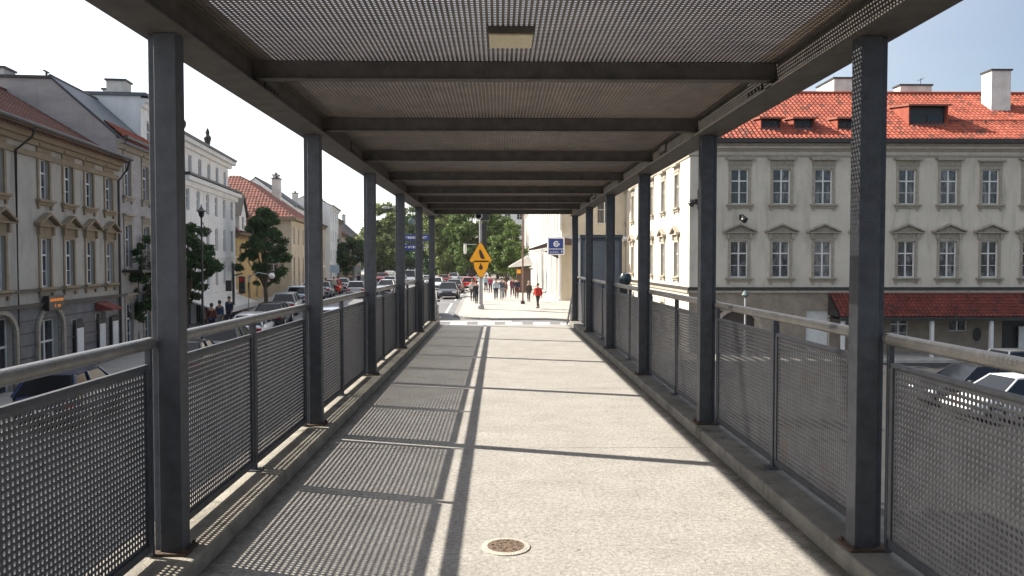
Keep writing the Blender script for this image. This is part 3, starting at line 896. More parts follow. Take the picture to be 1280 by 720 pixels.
# red tiled pent roof over the ground floor
pa = R(38)
Mp = T(X(1048, 41) - 10, -1.55, 2.15) @ RX(pa)
tiles(14.5, 1.95, Mp, darkredM, PAL, 'pent_roof', tw=.2, th=.24, amp=.03)
mb = MB(); x0_ = X(1048, 41) - 10
mb.box(x0_, x0_ + 14.5, -1.62, -1.5, 2.0, 2.12); mb.box(x0_, x0_ + 14.5, -1.62, -.01, 1.93, 1.99)
mb.prism([(-1.5, 2.121), (0, 2.121), (0, 3.25)], x0_, x0_ + .05, 'x')
mb.build('pent_roof_fascia', gutterM, PAL)
mb = MB()
for xx in (x0_ + .2, X(1165, 41) - 10, X(1240, 41) - 10, x0_ + 14.2): mb.box(xx - .08, xx + .08, -1.5, -1.34, -1, 1.93)
mb.build('pent_roof_post', frameM, PAL)
# downpipe at the corner
mb = MB(); mb.tube([(.95, -.14, EA), (.95, -.14, 0)], .05, 8); mb.build('downpipe', gutterM, PAL)
# wall lamps etc on the palace (things of their own)
def wall_lamp(loc, rz, label, twin=False):
    t = empty('wall_lamp', loc, rz, label, 'wall lamp')
    mb = MB(); mb.tube([(0, 0, 0), (0, -.25, .12), (0, -.55, .1), (0, -.7, -.02)], .028, 8); mb.box(-.06, .06, -.03, .0, -.15, .15)
    if twin:
        mb.tube([(-.42, -.4, .05), (.42, -.4, .05)], .03, 8); mb.tube([(0, -.4, -.45), (0, -.4, .6)], .022, 6)
    mb.build('bracket', blackM, t)
    for dx, dy, dz in (((-.33, -.4, -.05), (.33, -.4, -.05)) if twin else ((0, -.7, -.08),)):
        mb = MB(); mb.lathe([(.03, .12), (.16, .02), (.19, -.06), (.1, -.22), (.03, -.26)], (dx, dy, dz), 12); mb.build('lamp_head', blackM, t)
    return t
wall_lamp((X(870, 42) , 41.98, Z(252, 42)), 0, 'black twin-headed bracket lamp at the corner of the white palace', True)
wall_lamp((X(925, 42), 41.85, Z(272, 42)), 0, 'black lamp above the leftmost lower window of the white palace')

# ---- sunlit building beyond, on the right of the street
ZC = g(6, 63) - .1
BC = empty('arcade_building', (4.9, 63.0, ZC), 0, 'cream building with tall pilasters and a dark canopy, past the end of the bridge', 'building')
HC = 12.5; wmb = MB()
MS2 = RZ(-PI / 2) @ T(-90, 0, 0)
ph = []
bays = [2.6 + 3.4 * k for k in range(25)]
for c in bays: ph += [(90 - c, .5, 4.3, 1.35), (90 - c, 6.3, 9.6, 1.2)]
facade(wmb, MS2, 90, HC, ph, reveal=.35)
facade(wmb, Matrix.Identity(4), 5.05, HC, [(3.4, 6.3, 9.6, 1.2)], reveal=.3)
wmb.add([(0, 90, -1), (5, 90, -1), (5, 90, HC), (0, 90, HC)], [(0, 1, 2, 3)])
wmb.build('wall', creamM, BC)
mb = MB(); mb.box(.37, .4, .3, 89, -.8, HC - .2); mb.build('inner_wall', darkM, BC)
for c in bays:
    window(BC, MS2 @ T(90 - c, 0, .5), 1.35, 3.8, 'none', trimL, detail=False, depth=.25)
    window(BC, MS2 @ T(90 - c, 0, 6.3), 1.2, 3.3, 'none', trimL, detail=False, depth=.25)
window(BC, T(3.4, 0, 6.3), 1.2, 3.3, 'none', trimL, detail=False)
def fpil(mb):
    mb.box(-.42, .42, -.18, -.003, .351, 4.6); mb.box(-.52, .52, -.3, -.003, -1, .35); mb.box(-.52, .52, -.25, -.003, 4.601, 4.85)
for c in [0.55] + [b + 1.7 for b in bays]:
    o = link('pilaster', wmesh(('pilaster',), fpil, whiteM), BC); o.matrix_local = MS2 @ T(90 - c, 0, 0)
    o = link('upper_pilaster', wmesh(('upper_pilaster',), lambda mb: mb.box(-.42, .42, -.14, -.003, 5.8, 11.2), whiteM), BC); o.matrix_local = MS2 @ T(90 - c, 0, 0)
mb = MB()
for z0, z1, p in ((4.86, 5.1, .3), (5.1005, 5.25, .45), (11.3, 11.6, .3), (11.601, 11.8, .55)):
    mb.box(-p, 5.1, -p, -.003, z0, z1); mb.box(-p, -.003, -.0028, 90, z0, z1)
mb.build('cornice', whiteM, BC)
Mt = T(-.5, -.5, HC) @ RX(R(28)); 
mb = MB(); mb.prism([(-.6, HC), (5.2, HC), (5.2, HC + 3)], -.6, 90, 'y'); mb.build('roof', slateM, BC)
# dark canopy over the corner entrance
mb = MB(); mb.prism([(-2.6, 4.15), (-2.6, 4.3), (-.0, 5.15), (3.0, 4.75), (3.0, 4.6), (-.05, 4.6)], -1.4, .0, 'y'); 
mb.build('canopy', mat('canopy_sheet', (.10, .05, .045), (.07, .045, .04), rough=.7), BC, loc=(0, -.004, 0))
mb = MB(); mb.prism([(-1.5, 4.13), (-.3, 3.5), (-.3, 4.14)], -1.2, -1.1, 'y'); mb.build('canopy_bracket', gutterM, BC)
# further white building and gable above the far tree
BD = empty('far_white_building', (7.5 - 7.4, 160, g(0, 160)), 0, 'pale building with a sloping gable at the far end of the street on the right', 'building')
wmb = MB()
facade(wmb, Matrix.Identity(4), 14, 14, [(1.6 + 2.4 * k, 8.5 + 3.2 * j - 8 + 1.5, 8.5 + 3.2 * j - 8 + 3.3, 1.1) for k in range(5) for j in range(4)], reveal=.3)
wmb.box(0, 14, .35, 14, -1, 14); wmb.build('wall', whiteM, BD)
for k in range(5):
    for j in range(4): window(BD, T(1.6 + 2.4 * k, 0, .5 + 3.2 * j + 1.5), 1.1, 1.8, 'none', detail=False)
mb = MB(); mb.prism([(-.5, 14), (14.5, 14), (7, 19)], -.4, 14.4, 'y'); mb.build('roof', slateM, BD)

# ---- the left-hand row; root of each at the street front, local +x runs away along the street, local -y faces the street
RAD = math.atan2(1, -.105)
def along(y): return (y - 25.5) * math.sqrt(1 + .105 ** 2)
def lroot(name, y, z, label, cat='building', off=0.0):
    return empty(name, (FX(y) - off, y, z), RAD, label, cat)
def row_building(name, label, y0, y1, H, rows, wm, roof=('gable', 4, 40), rm=brownroofM, trim=trimL, base=None, n=None, win_detail=False,
                 off=0.0, back=9.0, style='flat', wdark=False, cornice=True, zb=None, pitch_tiles=True, gh=()):
    zb = (g(FX(y0), y0) - .05) if zb is None else zb
    r = lroot(name, y0, zb, label, off=off)
    L_ = along(y1) - along(y0) - .02
    if n is None: n = max(1, int(L_ / 2.6))
    cs = [L_ * (k + .5) / n for k in range(n)]
    holes = []
    for z0, z1, w in rows: holes += [(c, z0, z1, w) for c in cs]
    wmb = MB(); facade(wmb, Matrix.Identity(4), L_, H, holes + list(gh), reveal=.28)
    D = roof[1]; kind = roof[0]; tanp = math.tan(R(roof[2]))
    zR = H + D * tanp
    if kind == 'gable': prof = [(0, -1), (0, H), (D, zR), (2 * D, H), (2 * D, -1)]
    elif kind == 'mansard': prof = [(0, -1), (0, H), (D, zR), (D + 8, zR), (D + 8, -1)]
    else: prof = [(0, -1), (0, H), (back, H), (back, -1)]
    k = len(prof)
    for xx in (0.0, L_):
        wmb.add([(xx, a, b) for a, b in prof], [tuple(range(k))])
    wmb.add([(0, prof[-1][0], -1), (L_, prof[-1][0], -1), (L_, prof[-1][0], prof[-2][1]), (0, prof[-1][0], prof[-2][1])], [(0, 1, 2, 3)])
    wmb.build('wall', wm, r)
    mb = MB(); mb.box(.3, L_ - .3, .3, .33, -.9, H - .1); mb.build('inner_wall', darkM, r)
    for z0, z1, w in rows:
        for c in cs: window(r, T(c, 0, z0), w, z1 - z0, style, trim, detail=win_detail)
    if kind in ('gable', 'mansard'):
        sl_ = math.hypot(D + .4, (D + .4) * tanp)
        tiles(L_ + .1, sl_, T(-.05, -.4, H - .4 * tanp + .08) @ RX(R(roof[2])), rm, r, tw=.26, th=.38, low=True) if pitch_tiles else None
        if not pitch_tiles:
            mb = MB(); mb.prism([(-.45, H - .45 * tanp + .06), (-.45, H - .45 * tanp + .14), (D, zR + .14), (D, zR + .06)], -.08, L_ + .08, 'x'); mb.build('roof', rm, r)
        mb = MB()
        if kind == 'gable': mb.prism([(D, zR + .04), (D, zR + .12), (2 * D + .3, H - .3 * tanp + .1), (2 * D + .3, H - .3 * tanp + .02)], -.06, L_ + .06, 'x')
        else: mb.prism([(D, zR + .01), (D, zR + .12), (D + 8, zR + .12), (D + 8, zR + .01)], -.1, L_ + .1, 'x')
        mb.tube([(-.05, D, zR + .1), (L_ + .05, D, zR + .1)], .1, 8)
        mb.build('roof_back', gutterM if kind == 'mansard' else rm, r)
    else:
        mb = MB(); mb.box(-.12, L_ + .12, -.3, back + .1, H + .002, H + .16); mb.build('roof', slateM if rm is None else rm, r)
    if cornice:
        mb = MB(); mb.box(-.03, L_ + .03, -.16, -.003, H - .55, H - .32); mb.box(-.03, L_ + .03, -.34, -.003, H - .318, H - .12)
        mb.build('cornice', trim, r)
        mb = MB(); mb.box(-.05, L_ + .05, -.5, -.36, H - .12, H + .02); mb.build('gutter', gutterM, r)
    if base:
        mb = MB(); bz, bm_ = base
        facade(mb, T(0, -.04, 0), L_, bz, [h for h in holes if h[2] < bz + .2] + list(gh), reveal=.03)
        mb.build('ground_band', bm_, r)
        mb = MB(); mb.box(-.02, L_ + .02, -.14, -.041, bz - .02, bz + .14); mb.build('string_course', gutterM, r)
        mb = MB(); mb.box(-.02, L_ + .02, -.12, -.003, bz + .45, bz + .58); mb.build('string_course', trim, r)
    return r, L_

# building 1: beige palace, nearest on the left
z1b = -2.95
def b1():
    y0, y1 = 10.0, 36.0
    H = 4.57 + CAM_Z - z1b
    r = lroot('beige_palace', y0, z1b, 'beige palace nearest on the left with ochre window surrounds and brown tiled roof')
    L_ = along(y1) - along(y0)
    # columns of windows at these pixels of the photograph's facade, given by distance
    ycs = [13.22 / (-(p - 624) / 1000.0 - .105) for p in (5, 62, 91.5, 117, 141)]
    dy = 2.35
    cs = [along(y) - along(y0) for y in ycs]
    cs = [cs[0] - 2.5 * k for k in (5, 4, 3, 2, 1)] + cs
    cs = [c for c in cs if c > 1]
    up, lo, hw = CAM_Z - z1b + 2.10, CAM_Z - z1b - .95, 1.75
    up0 = CAM_Z - z1b + 2.2; lo0 = CAM_Z - z1b - .92
    holes = [(c, up0, up0 + 1.45, .8) for c in cs] + [(c, lo0, lo0 + 1.75, .8) for c in cs]
    def at(px_): return along(13.22 / (-(px_ - 624) / 1000.0 - .105)) - along(y0)
    gh = [(at(65), .0, 2.35, 1.5), (at(99), .1, 2.2, 1.0), (at(128), -.2, 2.3, 1.1), (at(144), .3, 2.1, .8), (at(2), -.2, 2.6, 1.8), (at(2) - 5, -.2, 2.6, 1.8)]
    wmb = MB(); facade(wmb, Matrix.Identity(4), L_, H, holes + gh, reveal=.28)
    D = 4.6; tp = math.tan(R(31)); zR = H + D * tp
    for xx in (0, L_): wmb.add([(xx, 0, -1), (xx, 0, H), (xx, D, zR), (xx, 2 * D, H), (xx, 2 * D, -1)], [(0, 1, 2, 3, 4)])
    wmb.add([(0, 2 * D, -1), (L_, 2 * D, -1), (L_, 2 * D, H), (0, 2 * D, H)], [(0, 1, 2, 3)])
    wmb.build('wall', plasterL, r)
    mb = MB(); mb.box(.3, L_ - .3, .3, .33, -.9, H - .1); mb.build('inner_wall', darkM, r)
    for c in cs:
        window(r, T(c, 0, up0), .8, 1.45, 'flat', trimL)
        window(r, T(c, 0, lo0), .8, 1.75, 'tri', trimL)
    tiles(L_ + .1, (D + .5) / math.cos(R(31)), T(-.05, -.5, H - .5 * tp + .1) @ RX(R(31)), brownroofM, r, tw=.24, th=.36)
    mb = MB(); mb.prism([(D, zR + .04), (D, zR + .12), (2 * D + .3, H - .2), (2 * D + .3, H - .28)], -.06, L_ + .06, 'x'); mb.tube([(0, D, zR + .12), (L_, D, zR + .12)], .11, 8); mb.build('roof_back', brownroofM, r)
    mb = MB()
    for z0, zz, p in ((H - .95, H - .75, .08), (H - .55, H - .36, .16), (H - .359, H - .18, .3), (H - .179, H - .05, .42)): mb.box(-.02, L_ + .02, -p, -.003, z0, zz)
    mb.build('cornice', trimL, r)
    mb = MB(); mb.tube([(-.1, -.62, H - .02), (L_ + .1, -.62, H - .02)], .085, 8)
    mb.box(-.1, L_ + .1, -.53, -.43, H - .04, H + .03)
    mb.build('gutter', gutterM, r)
    mb = MB(); z_ = H - .1
    mb.tube([(L_ - .1, -.6, z_), (L_ - .1, -.5, z_ - .35), (L_ - .15, -.12, z_ - .9), (L_ - .15, -.12, 0)], .055, 8)
    mb.build('downpipe', gutterM, r); mb = MB()
    c3 = at(30)
    mb.tube([(c3, -.6, z_), (c3, -.5, z_ - .3), (c3 - .3, -.1, z_ - .8), (c3 - .3, -.1, 0)], .045, 8)
    mb.build('downpipe', gutterM, r)
    bz = CAM_Z - z1b - 1.55
    mb = MB()
    # rusticated base: courses with real joints
    zz = 0.0
    facade(mb, T(0, -.03, 0), L_, bz, gh, reveal=.03)
    mb.build('ground_band', baseL, r)
    mb = MB()
    for z in [k * .42 + .3 for k in range(6)]:
        # thin raised lines between openings
        cuts = sorted([(h[0] - h[3] / 2, h[0] + h[3] / 2) for h in gh if h[1] < z < h[2]])
        a = 0.0
        for c0, c1 in cuts + [(L_, L_)]:
            if c0 > a: mb.box(a, c0, -.045, -.0305, z, z + .03)
            a = max(a, c1)
    mb.build('rustication', gutterM, r)
    mb = MB(); mb.box(-.02, L_ + .02, -.16, -.031, bz - .02, bz + .1); mb.box(-.02, L_ + .02, -.13, -.003, bz + .5, bz + .6); mb.build('string_course', gutterM, r)
    # doors / shop windows
    for (c, z0, zz, w) in gh:
        window(r, T(c, 0, z0), w, zz - z0, 'none', trimL, detail=False, depth=.2)
    for px_ in (2, 65):
        mb = MB(); c = at(px_); w = 1.9
        P = [(c - w / 2 * math.cos(t), 2.0 + .75 * math.sin(t)) for t in [PI * k / 12 for k in range(13)]]
        for i in range(12):
            a, b = P[i], P[i + 1]
            mb.prism([a, b, (c + (b[0] - c) * 1.18, 2.0 + (b[1] - 2.0) * 1.2), (c + (a[0] - c) * 1.18, 2.0 + (a[1] - 2.0) * 1.2)], -.14, -.04)
        for s in (-1, 1): a_, b_ = sorted((c + s * w / 2, c + s * w / 2 * 1.18)); mb.box(a_, b_, -.14, -.04, -.2, 2.0)
        mb.build('arch', stoneTrim, r)
    # poster boards in frames
    for px_ in (99, 127, 143):
        c = at(px_)
        mb = MB(); mb.box(c - .42, c + .42, -.14, -.07, .4, 2.05); b_ = mb.build('poster_case', darkM, r)
        mb = MB(); mb.box(c - .31, c + .31, -.155, -.1405, .5, 1.85); b2 = mb.build('poster', signW, b_)
    mb = MB(); c = at(128); mb.box(c - .6, c + .6, -.7, -.05, 2.42, 2.5); mb.prism([(-.7, 2.5), (-.05, 2.5), (-.05, 2.75)], c - .6, c + .6, 'x'); mb.build('door_hood', awnR, r)
    # skylight panel low on the roof at the near side
    mb = MB(); c = at(3) ; mb.box(c - 2.2, c + .4, .2, 2.4, .0, .09, T(0, -.5, H - .5 * tp + .16) @ RX(R(31))); mb.build('skylight', slateM, r)
    # led sign
    return r, at, L_
r1, at1, L1 = b1()
def on_left(y, local, z):  # a world matrix for things fixed to the left facades
    return (FX(y) + local, y, z)
cy = 13.22 / (-(65 - 624) / 1000.0 - .105)
t = empty('display_sign', on_left(cy, .12, Z(378, cy)), RAD, 'black electronic display sign with orange characters on the beige palace', 'sign')
mb = MB(); mb.box(-.62, .62, -.18, .02, -.27, .27); mb.build('housing', blackM, t, bevel=.01)
emo = bpy.data.materials.new('orange_led'); emo.use_nodes = True
eb = emo.node_tree.nodes['Principled BSDF']; eb.inputs['Base Color'].default_value = (.5, .15, .01, 1); eb.inputs['Emission Color'].default_value = (1, .28, .02, 1); eb.inputs['Emission Strength'].default_value = .35
mb = MB()
for ry, cols in ((.07, range(9)), (-.15, (3, 5, 6))):
    for c_ in cols:
        xx = -.52 + c_ * .12
        mb.box(xx, xx + .075, -.186, -.181, ry, ry + .02); mb.box(xx, xx + .018, -.186, -.181, ry + .021, ry + .09)
        if c_ % 2: mb.box(xx + .02, xx + .075, -.186, -.181, ry + .07, ry + .09)
        else: mb.box(xx + .056, xx + .075, -.186, -.181, ry + .021, ry + .09)
mb.build('characters', emo, t)

# building 2: narrow house with tall grey party wall and a bluish mansard roof
H2 = 5.6 + CAM_Z + 2.95
r2, L2 = row_building('mansard_house', 'narrow house with a tall bare grey party wall rising above the beige palace', 36.02, 41.0, H2,
    [(H2 - 2.6, H2 - .95, .85), (H2 - 5.9, H2 - 3.9, .85), (.4, 2.5, .9)], gableM, ('mansard', 2.7, 42), slateM, stoneTrim, n=2, win_detail=True, pitch_tiles=False, zb=-2.95)
tp2 = math.tan(R(42))
tiles(L2 + .1, 1.3, T(-.05, -.45, H2 - .45 * tp2 + .2) @ RX(R(42)), redroofM, r2, 'roof_edge', tw=.24, th=.3)
chimney(r2, 1.0, 5.2, H2 + 2.2, H2 + 2.95, 1.0, .7); 
mb = MB(); mb.tube([(.3, 3.0, H2 + 2.4), (.3, 3.0, H2 + 2.8)], .05, 6); mb.tube([(.05, 3.0, H2 + 2.8), (.55, 3.0, H2 + 2.8)], .04, 6); mb.build('roof_vent', gutterM, r2)
mb = MB()
mb.box(.4, 4.2, -.9, -.01, H2 - 6.1, H2 - 5.98)
for k in range(20): mb.box(.42 + k * .19, .44 + k * .19, -.88, -.86, H2 - 5.979, H2 - 5.1)
mb.box(.4, 4.2, -.9, -.85, H2 - 5.1, H2 - 5.05)
mb.build('balcony', blackM, r2)
# building 3: taller, set back, white attic and pillar chimney
H3 = 8.3 + CAM_Z + 2.8
r3, L3 = row_building('white_attic_house', 'tall flat-topped white house peeking over the blue-grey mansard roof', 41.04, 45.95, H3,
    [(H3 - 2.6, H3 - 1.1, .8), (H3 - 5.8, H3 - 4.0, .8), (H3 - 8.9, H3 - 7.0, .8), (.4, 2.6, 1.0)], whiteM, ('flat', 0, 0), slateM, whiteM, n=2, off=.6, win_detail=False, style='flat')
chimney(r3, .5, 1.2, H3 - .1, H3 + .75, .9, .9, chimM, None); chimney(r3, 3.5, 2.6, H3, H3 + .9, .7, .7)
# building 4: white house with two cornices
zb4 = g(-18, 46) - .05
c4 = CAM_Z - zb4
def b4():
    r = lroot('white_corner_house', 46.0, zb4, 'tall white house with two cornices and roof ornaments, a street tree before it')
    L_ = along(59.5) - along(46) - .03
    n = 6; cs = [L_ * (k + .5) / n for k in range(n)]
    Hm = c4 + 5.0
    rows = [(c4 + 3.0, c4 + 4.3, .75), (c4 + .7, c4 + 2.2, .75), (c4 - 1.6, c4 + .05, .75)]
    holes = [(c, a, b, w) for a, b, w in rows for c in cs] + [(c, .2, 1.95, 1.4) for c in cs]
    wmb = MB(); facade(wmb, Matrix.Identity(4), L_, Hm, holes, reveal=.28)
    up = [(c, c4 + 5.35, c4 + 6.5, .75) for c in cs]
    Mu = T(0, .45, 0); facade(wmb, Mu, L_ - .1, c4 + 7.3, up, reveal=.28, z_low=Hm - .1)
    for xx in (0, L_): wmb.add([(xx, 0, -1), (xx, 0, Hm), (xx, 10, Hm), (xx, 10, -1)], [(0, 1, 2, 3)])
    for xx in (0.002, L_ - .1): wmb.add([(xx, .45, Hm), (xx, .45, c4 + 7.3), (xx, 9, c4 + 7.3), (xx, 9, Hm)], [(0, 1, 2, 3)])
    wmb.add([(0, .0, Hm), (L_, 0, Hm), (L_, 10, Hm), (0, 10, Hm)], [(0, 1, 2, 3)])
    wmb.build('wall', whiteM, r)
    mb = MB(); mb.box(.3, L_ - .3, .3, .33, -.9, Hm - .1); mb.box(.3, L_ - .3, .8, .83, Hm, c4 + 7.2); mb.build('inner_wall', darkM, r)
    for a, b, w in rows:
        for c in cs: window(r, T(c, 0, a), w, b - a, 'none', whiteM, detail=False)
    for (c, a, b, w) in up: window(r, Mu @ T(c, 0, a), w, b - a, 'none', whiteM, detail=False)
    for c in cs: window(r, T(c, 0, .2), 1.4, 1.75, 'none', whiteM, detail=False, frm=darkM)
    mb = MB()
    for z0, zz, p, s in ((Hm - .6, Hm - .3, .15, 0), (Hm - .299, Hm - .05, .42, 0), (c4 + 6.8, c4 + 7.05, -.25, 0), (c4 + 7.051, c4 + 7.3, .05, 0), (c4 - 2.3, c4 - 2.05, .12, 0), (c4 + .25, c4 + .4, .07, 0)):
        mb.box(-.02 if z0 < Hm else .0, L_ + (.3 if z0 > Hm - 1 else .02), -p, (.44 if z0 > Hm else -.003), z0, zz)
    mb.build('cornice', whiteM, r)
    mb = MB(); mb.box(-.1, L_ + .3, -.5, .6, Hm + .0, Hm + .12); mb.box(-.1, L_ + .15, -.15, 9.2, c4 + 7.302, c4 + 7.45); mb.build('roof', gutterM, r)
    # awning over the shops
    mb = MB(); mb.prism([(-1.7, c4 - 2.95), (-.05, c4 - 2.35), (-.05, c4 - 2.25), (-1.7, c4 - 2.87)], 1.0, L_ - 1.0, 'x'); mb.box(1.0, L_ - 1, -1.72, -1.701, c4 - 3.2, c4 - 2.87)
    mb.build('awning', awnW, r)
    # roof ornaments: two urn groups and a small figure-like finial
    for xx, yy, sc in ((.6, .9, .85), (2.1, .6, .75)):
        mb = MB(); mb.lathe([(.22 * sc, 0), (.22 * sc, .12), (.1 * sc, .25), (.38 * sc, .55), (.42 * sc, .8), (.25 * sc, 1.0), (.05, 1.12)], (xx, yy, c4 + 7.46), 14); mb.build('ornament', gutterM, r)
    mb = MB(); mb.lathe([(.2, 0), (.14, .2), (.2, .45), (.26, .7), (.12, .9), (.14, 1.05), (.1, 1.2), (.02, 1.35)], (L_ * .55, .4, c4 + 7.46), 12); mb.build('ornament', gutterM, r)
    return r
b4()
# building 5: yellow house with a steep red roof and gable dormer
zb5 = g(-19, 60) - .05; H5 = 2.3 + CAM_Z - zb5
r5, L5 = row_building('yellow_house', 'low yellow house with a steep red roof and a white gabled dormer', 59.55, 71.9, H5,
    [(H5 - 2.6, H5 - 1.1, .75), (.4, 2.3, .9)], yellowM, ('gable', 3.0, 48), dullredM, trimL, n=4)
mb = MB(); mb.box(1.2, 3.6, -.02, 2.2, H5, H5 + 1.35); mb.prism([(1.2, H5 + 1.351), (3.6, H5 + 1.351), (2.4, H5 + 2.7)], -.02, 2.6, 'y'); d5 = mb.build('dormer', whiteM, r5)
mb = MB()
for s in (-1, 1):
    P0 = (2.4 + s * 1.35, H5 + 1.2); mb.prism([P0, (2.4, H5 + 2.75), (2.4, H5 + 2.87), (2.4 + s * 1.5, H5 + 1.15)], -.2, 2.7, 'y')
mb.build('dormer_roof', gutterM, d5)
window(r5, T(2.4, -.16, H5 + .25), .7, .95, 'none', detail=False)
# building 6: cream house, pushed forward, with a high red hipped roof
def b6():
    y0 = 72.0; zb = g(-20, 72) - .05; H = 4.0 + CAM_Z - zb
    r = lroot('cream_house', y0, zb, 'cream house with a high red hipped roof behind the round-crowned street tree', off=-2.2)
    L_ = 15.0; n = 5; cs = [L_ * (k + .5) / n for k in range(n)]
    rows = [(H - 2.4, H - .9, .85), (H - 5.4, H - 3.6, .85), (.5, 2.4, 1.1)]
    holes = [(c, a, b, w) for a, b, w in rows for c in cs]
    wmb = MB(); facade(wmb, Matrix.Identity(4), L_, H, holes, reveal=.28)
    M2 = RZ(-PI / 2) @ T(-12, 0, 0)
    sh_ = [(12 - c, a, b, w) for a, b, w in rows[:2] for c in (1.6, 4.6)]
    facade(wmb, M2, 12, H, sh_, reveal=.28)
    wmb.add([(L_, 0, -1), (L_, 12, -1), (L_, 12, H), (L_, 0, H)], [(0, 1, 2, 3)]); wmb.add([(0, 12, -1), (L_, 12, -1), (L_, 12, H), (0, 12, H)], [(0, 1, 2, 3)])
    wmb.build('wall', creamM, r)
    mb = MB(); mb.box(.3, L_ - .3, .3, .33, -.9, H - .1); mb.box(.3, .33, .35, 11, -.9, H - .1); mb.build('inner_wall', darkM, r)
    for (c, a, b, w) in holes: window(r, T(c, 0, a), w, b - a, 'none', trimL, detail=False)
    for (c, a, b, w) in sh_: window(r, M2 @ T(c, 0, a), w, b - a, 'none', trimL, detail=False)
    a = R(35)
    D = 6.0
    tiles(L_ + .8, D / math.cos(a), T(-.4, -.4, H) @ RX(a), dullredM, r, tw=.3, th=.42, low=True, clips=[((0, 0, 0), (-1, math.cos(a), 0))])
    tiles(12.8, D / math.cos(a), RZ(-PI / 2) @ T(-12.4, -.4, H) @ RX(a), dullredM, r, tw=.3, th=.42, low=True, clips=[((0, 0, 0), (-1, math.cos(a), 0)), ((12.8, 0, 0), (1, math.cos(a), 0))])
    mb = MB(); zR = H + D * math.tan(a)
    mb.add([(6, 6, zR), (L_ + .4, 6, zR), (L_ + .4, 12.4, H), (-.4, 12.4, H)], [(0, 1, 2, 3)]); mb.build('roof_back', dullredM, r)
    mb = MB(); mb.box(-.45, L_, -.5, -.01, H - .3, H - .02); mb.box(-.45, -.01, -.0099, 12, H - .3, H - .02); mb.build('cornice', trimL, r)
    chimney(r, 13.0, 3.4, H + 1.5, H + 4.6, 1.1, .8, chimM, None, 2)
b6()
# the rest of the street
specs = [
 ('gabled_house', 'white house with a dark roof next along the street after the cream house', 90, 104, 6.2, whiteM, ('gable', 4.2, 36), slateM, .2),
 ('townhouse', 'cream townhouse with brown tiled roof further along the left side of the street', 104.1, 118, 5.2, creamM, ('gable', 4.2, 36), brownroofM, .0),
 ('tall_townhouse', 'tall narrow pale townhouse with a red roof above its neighbours', 118.1, 131, 8.3, whiteM, ('gable', 3.0, 28), dullredM, -.8),
 ('brown_townhouse', 'brown rendered townhouse beside the tall pale one', 131.1, 141, 7.0, pinkM, ('gable', 3.5, 30), dullredM, -.4),
 ('cream_townhouse', 'cream two-storey townhouse with red roof near the street end', 141.1, 168, 5.0, creamM, ('gable', 5.0, 36), dullredM, .0),
 ('end_townhouse', 'grey gabled townhouse at the far end of the left side row', 168.1, 190, 5.6, gableM, ('gable', 4.0, 42), slateM, -.5),
]
for nm, lb, y0, y1, hc, wm, rf, rm, off in specs:
    zb = g(-20, y0) - .05; H = hc + CAM_Z - zb
    rows = []; z = .4; rows.append((z, z + 1.9, 1.1)); z = 3.4
    while z + 2.3 < H: rows.append((z, z + 1.6, .85)); z += 2.9
    r, L_ = row_building(nm, lb, y0, y1, H, rows, wm, rf, rm, trimL if wm is not whiteM else whiteM, off=off)
    chimney(r, L_ * .6, rf[1] * .8, H + rf[1] * .5, H + rf[1] * math.tan(R(rf[2])) + 1.2, .9, .7, chimM, None, 2)
    if nm in ('cream_townhouse', 'gabled_house'):
        mb = MB(); mb.prism([(-2.0, 2.6), (-.05, 3.1), (-.05, 3.2), (-2.0, 2.7)], 1, L_ - 2, 'x'); mb.build('awning', signO if nm == 'cream_townhouse' else awnW, r)

